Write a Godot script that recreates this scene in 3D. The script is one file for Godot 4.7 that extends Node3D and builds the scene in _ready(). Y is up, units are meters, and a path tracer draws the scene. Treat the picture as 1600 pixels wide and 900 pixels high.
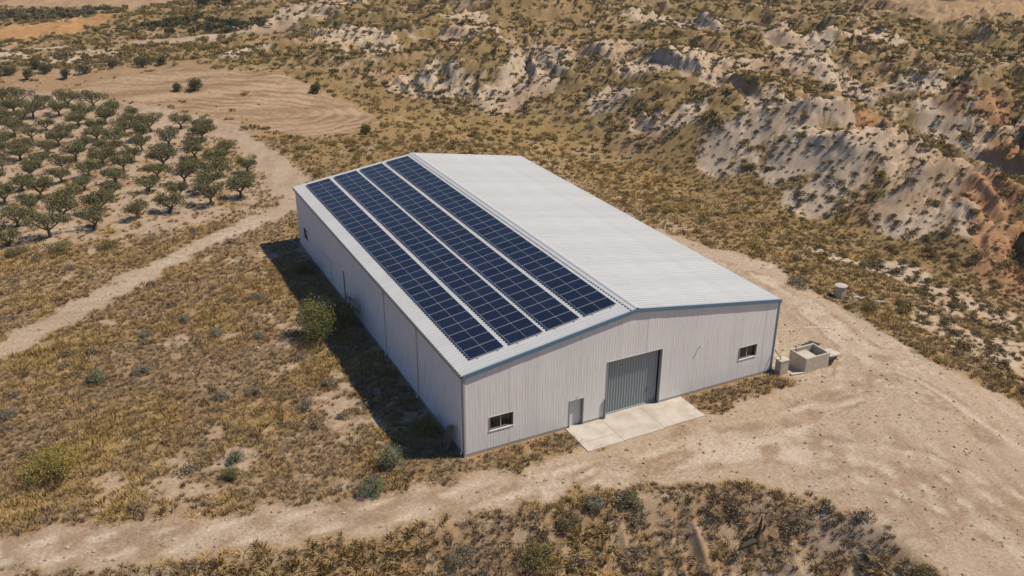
extends Node3D
# ---------------------------------------------------------------- shared state
const W := 24.84      # warehouse width (x), length (z), eave and ridge height
const LEN := 41.1
const EAVE := 6.0
const RIDGE := 7.87
const CAM := Vector3(-18.673, 33.308, 43.981)
const FWD := Vector2(0.447, -0.8945)   # level heading of the view (x, z), only used to choose where the ground sheet needs small faces
const SIDE := Vector2(0.8945, 0.447)
const GX0 := -100.0
const GZ0 := -480.0
const GNX := 441
const GNZ := 561
var rng := RandomNumberGenerator.new()
var mats := {}
var g_base := PackedFloat32Array()
var g_road := PackedFloat32Array()
var g_bad := PackedFloat32Array()
var g_bank := PackedFloat32Array()
var g_arc := PackedFloat32Array()
var g_rut := PackedFloat32Array()
var g_marl := PackedFloat32Array()
var g_clay := PackedFloat32Array()
var nz_a := FastNoiseLite.new()
var nz_b := FastNoiseLite.new()
var nz_ridge := FastNoiseLite.new()
var nz_rill := FastNoiseLite.new()
var taken := {}

func _ready() -> void:
	rng.seed = 20240611
	# ---- camera
	var cam := Camera3D.new()
	cam.name = "camera"
	cam.transform = Transform3D(Basis(Vector3(0.8950261, 0.0024953, 0.4460067), Vector3(0.181347, 0.9115582, -0.369019), Vector3(-0.4074819, 0.4111636, 0.8154159)), CAM)
	cam.fov = 35.52
	cam.near = 0.5
	cam.far = 6000.0
	add_child(cam)
	cam.current = true
	# ---- sky, sun, exposure
	var env := Environment.new()
	env.background_mode = Environment.BG_SKY
	var sky_mat := ProceduralSkyMaterial.new()
	sky_mat.sky_top_color = Color(0.265, 0.405, 0.595)
	sky_mat.sky_horizon_color = Color(0.69, 0.715, 0.72)
	sky_mat.sky_curve = 0.12
	sky_mat.ground_bottom_color = Color(0.40, 0.33, 0.26)
	sky_mat.ground_horizon_color = Color(0.62, 0.60, 0.58)
	var sky := Sky.new()
	sky.sky_material = sky_mat
	env.sky = sky
	env.tonemap_mode = Environment.TONE_MAPPER_LINEAR
	env.tonemap_exposure = 1.22
	env.sdfgi_enabled = true
	env.ssao_enabled = true
	env.ssil_enabled = true
	env.fog_enabled = true
	env.fog_density = 0.00012
	env.fog_light_color = Color(0.80, 0.80, 0.80)
	var we := WorldEnvironment.new()
	we.name = "world_environment"
	we.environment = env
	add_child(we)
	var sun := DirectionalLight3D.new()
	sun.name = "sun"
	sun.light_color = Color(1.0, 0.94, 0.85)
	sun.light_energy = 1.6
	sun.light_angular_distance = 0.5
	sun.shadow_enabled = true
	sun.look_at_from_position(Vector3(0.60, 1.0, 0.25) * 100.0, Vector3.ZERO, Vector3.UP)
	add_child(sun)
	# ---- land, then buildings, then small things
	setup_noise()
	setup_materials()
	make_grids()
	# MARK
	make_ground()
	make_warehouse()
	make_solar()
	make_yard_things()
	make_olives()
	make_trees_and_bushes()
	make_scatter()

# ---------------------------------------------------------------- helpers
func numbered(called: String) -> String:
	if not taken.has(called):
		taken[called] = 0
		return called
	taken[called] += 1
	return "%s_%03d" % [called, taken[called]]

func lin(r: float, g: float, b: float) -> Color:
	return Color(r, g, b).linear_to_srgb()

func mat(key: String, c: Color, rough := 0.9, metal := 0.0) -> StandardMaterial3D:
	var m := StandardMaterial3D.new()
	m.resource_name = key
	m.albedo_color = c
	m.roughness = rough
	m.metallic = metal
	mats[key] = m
	return m

func tag(o: Node, label: String, category := "", group := "", kind := "") -> void:
	o.set_meta("label", label)
	if category: o.set_meta("category", category)
	if group: o.set_meta("group", group)
	if kind: o.set_meta("kind", kind)

func thing(called: String, label: String, category: String, at := Vector3.ZERO, turn := 0.0, group := "") -> Node3D:
	var o := Node3D.new()
	o.name = numbered(called)
	add_child(o)
	o.position = at
	o.rotation.y = turn
	tag(o, label, category, group)
	return o

func newst() -> SurfaceTool:
	var st := SurfaceTool.new()
	st.begin(Mesh.PRIMITIVE_TRIANGLES)
	return st

func part(called: String, st: SurfaceTool, m: Material, parent: Node) -> MeshInstance3D:
	return inst(called, st.commit(), m, parent)

func inst(called: String, mesh: Mesh, m: Material, parent: Node) -> MeshInstance3D:
	var o := MeshInstance3D.new()
	o.name = called if parent != self else numbered(called)
	o.mesh = mesh
	o.material_override = m
	parent.add_child(o, true)
	return o

func tri(st: SurfaceTool, a: Vector3, b: Vector3, c: Vector3) -> void:
	# a, b, c run clockwise seen from the front
	var n := (c - a).cross(b - a).normalized()
	for v: Vector3 in [a, b, c]:
		st.set_normal(n)
		st.set_uv(Vector2(v.x, v.z))
		st.add_vertex(v)

func quad(st: SurfaceTool, a: Vector3, b: Vector3, c: Vector3, d: Vector3) -> void:
	var n := (c - a).cross(b - a).normalized()
	var p := [a, b, c, a, c, d]
	for v: Vector3 in p:
		st.set_normal(n)
		st.set_uv(Vector2(v.x, v.z))
		st.add_vertex(v)

# a box given by a corner, and three edge vectors (right-handed: ex x ey = ez)
func brick(st: SurfaceTool, o: Vector3, ex: Vector3, ey: Vector3, ez: Vector3) -> void:
	var p := [o, o + ex, o + ex + ey, o + ey, o + ez, o + ex + ez, o + ex + ey + ez, o + ey + ez]
	for f: Array in [[4, 7, 6, 5], [1, 2, 3, 0], [0, 3, 7, 4], [5, 6, 2, 1], [7, 3, 2, 6], [0, 4, 5, 1]]:
		quad(st, p[f[0]], p[f[1]], p[f[2]], p[f[3]])

func box(st: SurfaceTool, x0: float, x1: float, y0: float, y1: float, z0: float, z1: float) -> void:
	brick(st, Vector3(x0, y0, z0), Vector3(x1 - x0, 0, 0), Vector3(0, y1 - y0, 0), Vector3(0, 0, z1 - z0))

func tube(st: SurfaceTool, pts: Array, radii: Array, sides := 7) -> void:
	var rings := []
	for i in pts.size():
		var d: Vector3 = (pts[mini(i + 1, pts.size() - 1)] - pts[maxi(i - 1, 0)]).normalized()
		var u := d.cross(Vector3(0.3, 0.1, 0.95) if absf(d.z) < 0.8 else Vector3.RIGHT).normalized()
		var w := d.cross(u)
		var ring := []
		for k in sides:
			var a := TAU * k / sides
			ring.append(pts[i] + (u * cos(a) + w * sin(a)) * radii[i])
		rings.append(ring)
	for i in pts.size() - 1:
		for k in sides:
			var k2 := (k + 1) % sides
			quad(st, rings[i][k], rings[i][k2], rings[i + 1][k2], rings[i + 1][k])
	for k in range(1, sides - 1):
		tri(st, rings[-1][0], rings[-1][k], rings[-1][k + 1])
		tri(st, rings[0][0], rings[0][k + 1], rings[0][k])

func noise_tex(size: int, freq: float, lo: Color, hi: Color, seed_: int, stretch := 1.0) -> ImageTexture:
	var n := FastNoiseLite.new()
	n.seed = seed_
	n.frequency = freq
	n.fractal_octaves = 5
	var im := n.get_seamless_image(size, size)
	if stretch != 1.0:
		im.resize(size, int(size * stretch), Image.INTERPOLATE_CUBIC)
		im = im.get_region(Rect2i(0, 0, size, size)) if stretch > 1.0 else im
	im.convert(Image.FORMAT_RGB8)
	var data := im.get_data()
	for i in range(0, data.size(), 3):
		var t := data[i] / 255.0
		data[i] = int(255.0 * lerpf(lo.r, hi.r, t))
		data[i + 1] = int(255.0 * lerpf(lo.g, hi.g, t))
		data[i + 2] = int(255.0 * lerpf(lo.b, hi.b, t))
	return ImageTexture.create_from_image(Image.create_from_data(im.get_width(), im.get_height(), false, Image.FORMAT_RGB8, data))

func normal_tex(size: int, freq: float, seed_: int, strength: float) -> ImageTexture:
	var n := FastNoiseLite.new()
	n.seed = seed_
	n.frequency = freq
	n.fractal_octaves = 5
	var im := n.get_seamless_image(size, size)
	im.convert(Image.FORMAT_RGBA8)
	im.bump_map_to_normal_map(strength)
	return ImageTexture.create_from_image(im)

func setup_noise() -> void:
	nz_a.seed = 5
	nz_a.frequency = 1.0
	nz_a.fractal_octaves = 3
	nz_b.seed = 77
	nz_b.frequency = 1.0
	nz_b.fractal_type = FastNoiseLite.FRACTAL_NONE
	nz_ridge.seed = 11
	nz_ridge.frequency = 1.0
	nz_ridge.fractal_type = FastNoiseLite.FRACTAL_RIDGED
	nz_ridge.fractal_octaves = 4
	nz_ridge.fractal_gain = 0.45
	nz_rill.seed = 31
	nz_rill.frequency = 1.0
	nz_rill.fractal_type = FastNoiseLite.FRACTAL_RIDGED
	nz_rill.fractal_octaves = 2

func setup_materials() -> void:
	var grain := noise_tex(1024, 0.02, Color(0.80, 0.785, 0.77), Color(1.0, 1.0, 1.0), 3)
	var bump := normal_tex(1024, 0.03, 9, 5.0)
	var gm := mat("earth", Color.WHITE, 0.97)
	gm.vertex_color_use_as_albedo = true
	gm.metallic_specular = 0.2
	gm.albedo_texture = grain
	gm.normal_enabled = true
	gm.normal_texture = bump
	gm.normal_scale = 0.45
	gm.uv1_triplanar = true
	gm.uv1_world_triplanar = true
	gm.uv1_scale = Vector3.ONE * 0.17
	var leaf := mat("leaf", Color.WHITE, 0.85)
	leaf.vertex_color_use_as_albedo = true
	leaf.metallic_specular = 0.25
	leaf.backlight_enabled = true
	leaf.backlight = Color(0.40, 0.36, 0.25)
	leaf.cull_mode = BaseMaterial3D.CULL_DISABLED
	var streak := noise_tex(512, 0.012, Color(0.86, 0.84, 0.81), Color(1, 1, 1), 21)
	var faint := noise_tex(512, 0.012, Color(0.93, 0.915, 0.90), Color(1, 1, 1), 22)
	for k in 3:
		var m := mat("cladding%d" % k, lin(0.65 + 0.015 * k, 0.658 + 0.015 * k, 0.67 + 0.015 * k), 0.6)
		m.albedo_texture = faint
		m.uv1_triplanar = true
		m.uv1_world_triplanar = true
		m.uv1_scale = Vector3(0.9, 0.08, 0.9)
		m.uv1_offset = Vector3(0.37 * k, 0, 0)
		var r := mat("roofing%d" % k, lin(0.39 + 0.012 * k, 0.415 + 0.012 * k, 0.445 + 0.012 * k), 0.6)
		r.albedo_texture = faint
		r.uv1_triplanar = true
		r.uv1_world_triplanar = true
		r.uv1_scale = Vector3(0.07, 0.3, 0.8)
		r.uv1_offset = Vector3(0, 0, 0.31 * k)
	var wp := mat("panel_wall", lin(0.65, 0.658, 0.67), 0.7)
	wp.albedo_texture = faint
	wp.uv1_triplanar = true
	wp.uv1_world_triplanar = true
	wp.uv1_scale = Vector3(0.5, 0.1, 0.3)
	mat("inside", lin(0.25, 0.24, 0.23), 0.9)
	mat("blue_trim", lin(0.085, 0.155, 0.23), 0.45)
	mat("dark_trim", lin(0.10, 0.10, 0.105), 0.6)
	mat("white_trim", lin(0.68, 0.67, 0.65), 0.5)
	mat("grey_trim", lin(0.33, 0.34, 0.35), 0.5)
	mat("door_green", lin(0.27, 0.315, 0.325), 0.5)
	mat("door_white", lin(0.56, 0.56, 0.55), 0.5)
	var conc := mat("concrete", lin(0.44, 0.41, 0.37), 0.9)
	conc.albedo_texture = noise_tex(512, 0.012, Color(0.86, 0.85, 0.83), Color(1, 1, 1), 41)
	conc.uv1_triplanar = true
	conc.uv1_world_triplanar = true
	conc.uv1_scale = Vector3.ONE * 0.11
	var conc2 := mat("tank_concrete", lin(0.46, 0.41, 0.35), 0.9)
	conc2.albedo_texture = conc.albedo_texture
	conc2.uv1_triplanar = true
	conc2.uv1_world_triplanar = true
	conc2.uv1_scale = Vector3.ONE * 0.4
	var plinth := mat("plinth", lin(0.36, 0.33, 0.29), 0.9)
	plinth.albedo_texture = conc.albedo_texture
	plinth.uv1_triplanar = true
	plinth.uv1_world_triplanar = true
	mat("aluminium", lin(0.40, 0.41, 0.42), 0.45, 0.2)
	mat("panel_edge", lin(0.27, 0.28, 0.30), 0.45)
	mat("rust", lin(0.17, 0.085, 0.045), 0.9)
	mat("rubber", lin(0.025, 0.025, 0.025), 0.85)
	mat("black_sheet", lin(0.05, 0.052, 0.055), 0.6)
	var wood := mat("old_wood", lin(0.15, 0.115, 0.085), 0.9)
	wood.albedo_texture = streak
	mat("bark", lin(0.085, 0.066, 0.05), 0.95)
	mat("burnt_wood", lin(0.045, 0.035, 0.028), 0.95)
	mat("stone", lin(0.36, 0.31, 0.25), 0.95)
	var glass := mat("window_glass", Color(0.10, 0.11, 0.115, 0.8), 0.06)
	glass.transparency = BaseMaterial3D.TRANSPARENCY_ALPHA
	# solar glass: dark blue cells with thin printed fingers
	var cell := Image.create(192, 384, false, Image.FORMAT_RGB8)
	cell.fill(Color(0.07, 0.09, 0.155))
	for i in 24:
		cell.fill_rect(Rect2i(0, i * 16, 192, 1), Color(0.12, 0.14, 0.20))
	for i in 6:
		cell.fill_rect(Rect2i(i * 32, 0, 1, 384), Color(0.12, 0.14, 0.20))
	for k in 3:
		var s := mat("solar_glass%d" % k, Color(0.86 + 0.07 * k, 0.86 + 0.07 * k, 0.86 + 0.07 * k), 0.12)
		s.albedo_texture = ImageTexture.create_from_image(cell)
		s.metallic_specular = 0.5

# ---------------------------------------------------------------- the lie of the land
func tps(r2: float) -> float:
	return 0.0 if r2 < 1e-6 else r2 * log(r2)

func make_grids() -> void:
	# spot heights (x, y, z): flats round the warehouse, the gully, and the crests of the bare hills
	var c := [0, 0, 0, 25, 0, 0, 0, 0, -41, 25, 0, -41, 12, 0, -20, -15, 0, -20, -26, 0, -30, -26, 0, -5, -10, 0, 2, 8, 0, 6, 34, 0, 0, 36, 0, -20,
		30, -0.2, 10, 24, -0.6, 24, -30, 0, -60, -15, 0, -60, 0, 0, -60, 0, 0.3, -100, -30, 0.4, -110, 15, 0, -110, 22, 0, -85, 33, -0.4, -58, -20, 0, 20, -55, 0, -20, -60, 0, 30, 0, 0, 40, 30, -2, 45, 50, -4, 25,
		55, -1.8, -62, 28, -1, -109, 38, -2, -93, 49, -3, -80, 53, -3.5, -66, 58, -4, -51, 60, -4.5, -34, 62, -5, -21,
		61, -5, -9, 65, -6, -4, 50, -2, -34, 49, -2.2, -14, 46, -2, -1, 49, -2.5, 4, 38, -1, -69, 27, -0.5, -78,
		61, 1.2, -57, 66, 3, -54, 72, 3.9, -54, 75, 3.6, -45, 75, 2.4, -34, 75, 0.6, -24, 77, -1, -17, 94, -3, -44,
		93, -4, -28, 91, 4.2, -96, 100, 4.8, -80, 97, 2.4, -64, 97, 0, -54, 95, 1.2, -50, 98, 2.8, -48, 102, 3.2, -44,
		102, 3.2, -37, 96, -2, -43, 101, -2, -38, 128, 2.4, -74, 138, 2.4, -62, 156, 3, -90, 186, 3, -97, 131, 4.2, -103,
		199, 3.6, -125, 21, 2.4, -146, 32, 3, -121, 47, 3.6, -113, 61, 4.2, -103, 70, 4.2, -85, 71, 3.6, -76, 10, 0.6, -177,
		36, 2.4, -162, 61, 4.2, -147, 84, 4.8, -131, 110, 4.8, -119, 70, 5.4, -170, 117, 5.4, -155, 30, 2.4, -202, -16, 0, -194,
		-30, -1, -208, -14, -1, -252, -31, -1, -285, -6, 0.9, -156, -20, 1.2, -153, 4, 1.8, -138,
		-100, 0, -200, -100, 0, -60, 0, -1, -400, 120, 4, -300, 260, 4, -200, 300, 4, -400, 260, 0, 0, 120, -5, 20, 340, 4, -100, -100, 0, 80]
	var n := c.size() / 3
	var px := PackedFloat64Array()
	var pz := PackedFloat64Array()
	var rhs := PackedFloat64Array()
	for i in n:
		px.append(c[i * 3] * 0.01)
		pz.append(c[i * 3 + 2] * 0.01)
		rhs.append(c[i * 3 + 1])
	var m := n + 3
	var a := []
	for i in m:
		var row := PackedFloat64Array()
		row.resize(m + 1)
		a.append(row)
	for i in n:
		for j in n:
			a[i][j] = tps((px[i] - px[j]) ** 2 + (pz[i] - pz[j]) ** 2) + (0.004 if i == j else 0.0)
		a[i][n] = 1.0
		a[i][n + 1] = px[i]
		a[i][n + 2] = pz[i]
		a[n][i] = 1.0
		a[n + 1][i] = px[i]
		a[n + 2][i] = pz[i]
		a[i][m] = rhs[i]
	for k in m:
		var best := k
		for r in range(k + 1, m):
			if absf(a[r][k]) > absf(a[best][k]):
				best = r
		var swap: PackedFloat64Array = a[k]
		a[k] = a[best]
		a[best] = swap
		var pivot: PackedFloat64Array = a[k]
		for r in range(k + 1, m):
			var row: PackedFloat64Array = a[r]
			var f := row[k] / pivot[k]
			if f != 0.0:
				for q in range(k, m + 1):
					row[q] -= f * pivot[q]
				a[r] = row
	var wgt := PackedFloat64Array()
	wgt.resize(m)
	for k in range(m - 1, -1, -1):
		var s: float = a[k][m]
		for q in range(k + 1, m):
			s -= a[k][q] * wgt[q]
		wgt[k] = s / a[k][k]
	var im := Image.create((GNX - 1) / 4 + 1, (GNZ - 1) / 4 + 1, false, Image.FORMAT_RF)
	for j in im.get_height():
		for i in im.get_width():
			var x := (GX0 + i * 4.0) * 0.01
			var z := (GZ0 + j * 4.0) * 0.01
			var s := wgt[n] + wgt[n + 1] * x + wgt[n + 2] * z
			for k in n:
				var r2 := (x - px[k]) * (x - px[k]) + (z - pz[k]) * (z - pz[k])
				if r2 > 1e-6:
					s += wgt[k] * r2 * log(r2)
			im.set_pixel(i, j, Color(clampf(s, -9, 12), 0, 0))
	g_base = spread(im)
	# roads and bare yards: distance to their edge, below zero inside
	g_road.resize(GNX * GNZ)
	g_road.fill(12.0)
	stroke([[-60, -13.6], [-26.2, -2.8], [-16.7, 0.4], [-8.2, 2.5], [-2, 3.8], [4.6, 4.7], [12, 6.2], [20, 8]], 1.8)
	stroke([[-60, -5], [-26.7, -29], [-22, -33.1], [-16.5, -38.8], [-10, -44.4], [-2.6, -50], [2.2, -53], [4.5, -60], [4, -70], [3, -80], [1.8, -92], [-0.5, -98], [-5.6, -106.3], [-18.8, -120.7], [-28.3, -129.3], [-60, -152]], 1.5)
	stroke([[3.5, -58], [4.0, -66], [3.2, -76]], 2.3)
	stroke([[-60, -185], [-29, -181.7], [-16.5, -179.4], [-3.5, -179], [4.4, -177.2], [14.3, -177.7], [24.6, -178.2], [36, -176], [60, -166]], 1.5)
	stroke([[1, -178], [9, -177.5], [14, -178]], 3.6)
	stroke([[99, -46], [95.5, -40], [94.5, -28], [94, -10]], 0.9)
	stroke([[40, -140], [52, -126], [62, -117], [68, -108], [78, -105], [88, -98], [96, -89]], 0.8)
	stroke([[64, -97], [69, -92], [73, -86], [74, -78], [74, -68], [71, -57]], 1.0)
	g_rut.resize(GNX * GNZ)
	g_rut.fill(12.0)
	var keep := g_road
	g_road = g_rut
	for e: Array in [[0.85, [[-60, -13.6], [-26.2, -2.8], [-16.7, 0.4], [-8.2, 2.5], [-2, 3.8], [4.6, 4.7], [12, 6.0], [20, 6.4], [28, 5.0], [33.5, 0], [35.5, -8], [35, -16], [31, -26]]], [0.85, [[12, 6.0], [20, 8.5], [26, 13], [29, 20], [30, 30]]], [0.85, [[38, -14], [35, -4], [33, 6], [33.5, 16], [37, 28]]], [0.85, [[14, 3.2], [16, 6], [21, 11], [24.5, 18], [25, 28]]]]:
		var line: Array = e[1]
		for sd: float in [-0.85, 0.85]:
			var moved := []
			for k in line.size():
				var d := (Vector2(line[mini(k + 1, line.size() - 1)][0], line[mini(k + 1, line.size() - 1)][1]) - Vector2(line[maxi(k - 1, 0)][0], line[maxi(k - 1, 0)][1])).normalized()
				moved.append([line[k][0] - d.y * sd, line[k][1] + d.x * sd])
			stroke(moved, 0.0)
	g_rut = g_road
	g_road = keep
	area([[21, -30], [27, -40], [33, -34], [37, -22], [40.2, -17.5], [39.2, -13], [38.8, -5.6], [38, 2], [39.5, 10.4], [42, 30], [19, 27], [18.8, 20], [18.2, 14.2], [14.5, 10.2], [8.2, 7.2], [4, 6], [4, 3.2], [8, 2.8], [17, 2.8], [25.2, 2.0], [25.4, -30]])
	# where the bare hills begin, and the bank below the front track
	var foot := [[-140, -190], [-40, -150], [3.6, -138], [18.9, -124], [27.7, -109.5], [37.9, -93.3], [49.2, -80.4], [53.2, -66], [58.4, -51], [60.3, -34], [62, -21], [61.5, -9.5], [64.6, -3.6], [90, 60]]
	g_bad = side_of(foot, 140.0)
	g_arc = side_of(foot, 0.0, true)
	g_bank = side_of([[-100, -34], [-26.2, -0.9], [-17, 2.3], [-6.8, 4.2], [0.4, 6.2], [8.2, 7.9], [14.5, 10.8], [18.4, 14.6], [19.3, 19], [18, 26], [10, 60]], 40.0)
	for i in g_bank.size():
		g_bank[i] = -g_bank[i]
	# patches of bare white marl and of red clay: x, z, radius
	g_marl.resize(GNX * GNZ)
	g_clay.resize(GNX * GNZ)
	blobs(g_marl, MARL)
	blobs(g_clay, CLAY)

const MARL := [[71.8, -52.5, 6], [74.6, -48.4, 6], [74.8, -41.3, 7], [75.8, -34.5, 6], [73.2, -26.2, 6], [72.7, -19.3, 5], [67.3, -42.6, 7], [65.8, -36.1, 6], [66.6, -48.1, 6], [62, -50.8, 5], [67.8, -24.6, 5], [63.5, -35.3, 5], [80.7, -79.7, 8], [80.1, -72.4, 6], [92.1, -80, 7], [93.7, -72, 7], [96.9, -69, 6], [95.9, -62.3, 5], [106, -59, 6], [98.7, -46, 5], [99, -40, 5], [103.5, -41.3, 5], [59, -99, 7], [54.9, -96, 6], [72.4, -97, 6], [81.3, -126, 10], [102, -123, 9], [101, -112, 8], [120, -115, 9], [112.6, -93, 8], [130, -93, 9], [35, -140.6, 9], [36.7, -128, 7], [37.7, -186, 11], [47, -191, 10], [26, -184.6, 8], [63.8, -147, 9], [56, -123, 7], [40, -106.5, 6], [41.8, -102.3, 5], [37.2, -109, 5], [12, -142, 5], [17.7, -144, 6], [-11, -165, 6], [-17, -158.5, 6], [-26.5, -167, 7], [70.5, -85.5, 5], [47.6, -93.6, 5], [62.6, -63.6, 5], [60.9, -67.6, 4], [57, -16.3, 5], [56.3, -11.6, 4], [55.6, -7.2, 5], [57.8, -4.5, 5], [52, -20.5, 3], [61.6, -79.6, 5], [48, 3, 5], [54, 6, 6], [44.5, 5, 5], [46, -3, 4], [47, 11, 6], [44, 15, 5]]
const CLAY := [[81.6, -53.5, 5], [82.3, -47.8, 5], [81.3, -41, 5], [72.8, -15.5, 4.5], [70.9, -12.6, 5], [76, -20.4, 4], [104.8, -43, 3.5], [98.7, -34.7, 4], [100.8, -47.3, 3], [68.5, -9.9, 5], [70, -4, 6]]

# a four-metre grid made into a one-metre grid with smooth curves between its points
func spread(im: Image) -> PackedFloat32Array:
	var w := im.get_width()
	var h := im.get_height()
	var src := im.get_data().to_float32_array()
	var mid := PackedFloat32Array()
	mid.resize(GNX * h)
	for j in h:
		for i in GNX:
			var k := mini(i / 4, w - 2)
			mid[j * GNX + i] = cubic_interpolate(src[j * w + k], src[j * w + k + 1], src[j * w + maxi(k - 1, 0)], src[j * w + mini(k + 2, w - 1)], (i - k * 4) * 0.25)
	var res := PackedFloat32Array()
	res.resize(GNX * GNZ)
	for j in GNZ:
		var k := mini(j / 4, h - 2)
		var t := (j - k * 4) * 0.25
		var r0 := maxi(k - 1, 0) * GNX
		var r3 := mini(k + 2, h - 1) * GNX
		for i in GNX:
			res[j * GNX + i] = cubic_interpolate(mid[k * GNX + i], mid[(k + 1) * GNX + i], mid[r0 + i], mid[r3 + i], t)
	return res

func blobs(g: PackedFloat32Array, list: Array) -> void:
	for b: Array in list:
		var r: float = b[2]
		for j in range(maxi(0, int(b[1] - r - GZ0)), mini(GNZ, int(b[1] + r - GZ0) + 2)):
			for i in range(maxi(0, int(b[0] - r - GX0)), mini(GNX, int(b[0] + r - GX0) + 2)):
				var d := Vector2(GX0 + i - b[0], GZ0 + j - b[1]).length() / r
				if d < 1.0:
					g[j * GNX + i] = maxf(g[j * GNX + i], 1.0 - d * d)

func stroke(p: Array, half: float) -> void:
	for s in p.size() - 1:
		var a := Vector2(p[s][0], p[s][1])
		var b := Vector2(p[s + 1][0], p[s + 1][1])
		var lo := a.min(b) - Vector2(14, 14)
		var hi := a.max(b) + Vector2(14, 14)
		for j in range(maxi(0, int(lo.y - GZ0)), mini(GNZ, int(hi.y - GZ0) + 2)):
			for i in range(maxi(0, int(lo.x - GX0)), mini(GNX, int(hi.x - GX0) + 2)):
				var q := Vector2(GX0 + i, GZ0 + j)
				var d := q.distance_to(Geometry2D.get_closest_point_to_segment(q, a, b)) - half
				if d < g_road[j * GNX + i]:
					g_road[j * GNX + i] = d

func area(p: Array) -> void:
	var poly := PackedVector2Array()
	var lo := Vector2(1e9, 1e9)
	var hi := -lo
	for q: Array in p:
		poly.append(Vector2(q[0], q[1]))
		lo = lo.min(poly[-1])
		hi = hi.max(poly[-1])
	for j in range(int(lo.y - GZ0) - 12, int(hi.y - GZ0) + 13):
		for i in range(int(lo.x - GX0) - 12, int(hi.x - GX0) + 13):
			if i < 0 or j < 0 or i >= GNX or j >= GNZ:
				continue
			var q := Vector2(GX0 + i, GZ0 + j)
			var d := 1e9
			for k in poly.size():
				d = minf(d, q.distance_to(Geometry2D.get_closest_point_to_segment(q, poly[k], poly[(k + 1) % poly.size()])))
			if Geometry2D.is_point_in_polygon(q, poly):
				d = -d
			if d < g_road[j * GNX + i]:
				g_road[j * GNX + i] = d

# signed distance from a line, above zero on its left-hand side (seen from above, x right and z down)
func side_of(p: Array, most: float, arc := false) -> PackedFloat32Array:
	var im := Image.create((GNX - 1) / 4 + 1, (GNZ - 1) / 4 + 1, false, Image.FORMAT_RF)
	for j in im.get_height():
		for i in im.get_width():
			var q := Vector2(GX0 + i * 4.0, GZ0 + j * 4.0)
			var d := 1e9
			var sgn := 1.0
			var run := 0.0
			var best := 0.0
			for s in p.size() - 1:
				var a := Vector2(p[s][0], p[s][1])
				var b := Vector2(p[s + 1][0], p[s + 1][1])
				var near := Geometry2D.get_closest_point_to_segment(q, a, b)
				var e := q.distance_to(near)
				if e < d - 1e-4:
					d = e
					sgn = -signf((b - a).cross(q - a))
					best = run + near.distance_to(a)
				run += a.distance_to(b)
			im.set_pixel(i, j, Color(best if arc else clampf(d * sgn, -most, most), 0, 0))
	return spread(im)

var _i := 0
var _fx := 0.0
var _fz := 0.0
func at(x: float, z: float) -> void:
	var gx := clampf(x - GX0, 0.0, GNX - 1.001)
	var gz := clampf(z - GZ0, 0.0, GNZ - 1.001)
	var ix := int(gx)
	var iz := int(gz)
	_fx = gx - ix
	_fz = gz - iz
	_i = iz * GNX + ix

func val(g: PackedFloat32Array) -> float:
	return lerpf(lerpf(g[_i], g[_i + 1], _fx), lerpf(g[_i + GNX], g[_i + GNX + 1], _fx), _fz)

# height of the ground
func hgt(x: float, z: float) -> float:
	at(x, z)
	var y := val(g_base)
	var pad := maxf(maxf(-4.0 - x, x - W - 6.0), maxf(z - 5.0, -LEN - 5.0 - z))   # level round the warehouse
	if pad < 8.0:
		y *= smoothstep(0.0, 8.0, pad)
	var k := val(g_bank)
	var rough := clampf(val(g_road) * 0.8 + 0.4, 0.12, 1.0)
	if k > 0.0:
		var rill := nz_rill.get_noise_2d(x * 0.30 + z * 0.12, z * 0.07 - x * 0.05)
		y -= 0.5 * minf(k, 12.0) * smoothstep(-0.5, 2.0, k) + 0.9 * (0.5 - rill * 0.5) * smoothstep(0.3, 3.0, k)
	var w := val(g_bad)
	if w > 0.0:
		var b := smoothstep(0.0, 16.0, w)
		var plain := smoothstep(-10.0, 40.0, x + (z + 170.0) * 0.25)   # the plain on the left stays level
		b *= lerpf(0.25, 1.0, plain)
		var far := 1.0 - 0.5 * smoothstep(180.0, 400.0, -z)
		y += b * clampf(rough, 0.2, 1.0) * far * (relief(x, z, w, val(g_arc)))
	elif w > -25.0:
		y += smoothstep(-25.0, 0.0, w) * 0.5 * nz_b.get_noise_2d(x * 0.09, z * 0.09)
	var rut := val(g_rut)
	if rut < 0.4:
		y -= 0.05 * (1.0 - smoothstep(0.05, 0.4, rut))
	if pad > 0.0:
		y += rough * (0.16 * nz_b.get_noise_2d(x * 0.16, z * 0.16) + 0.06 * nz_b.get_noise_2d(x * 0.7, z * 0.7)) * smoothstep(0.0, 3.0, pad)
	return y

# spurs and gullies that run down to the foot of the hills; k_rib is how far a point stands out, -1 to 1
var k_rib := 0.0
func relief(x: float, z: float, w: float, t: float) -> float:
	var wt := t + 5.0 * nz_b.get_noise_2d(x * 0.05, z * 0.05) + 0.9 * nz_b.get_noise_2d(x * 0.17, z * 0.17)
	var ww := w + 5.0 * nz_b.get_noise_2d(x * 0.05 + 40.0, z * 0.05)
	var big := nz_rill.get_noise_2d(wt * 0.034, ww * 0.013)
	var mid := nz_rill.get_noise_2d(wt * 0.105 + 31.0, ww * 0.032)
	var fine := nz_rill.get_noise_2d(wt * 0.30 + 70.0, ww * 0.085)
	var tiny := nz_rill.get_noise_2d(x * 0.36 + 0.5 * wt * 0.36, z * 0.36)
	k_rib = clampf(0.28 * big + 0.55 * mid + 0.55 * fine + 0.25 * tiny, -1.0, 1.0)
	return 3.4 * (big - 0.38) + 1.9 * (mid - 0.2) + 0.85 * fine + 0.38 * tiny

func ground_at(x: float, z: float) -> Vector3:
	return Vector3(x, hgt(x, z), z)

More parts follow.
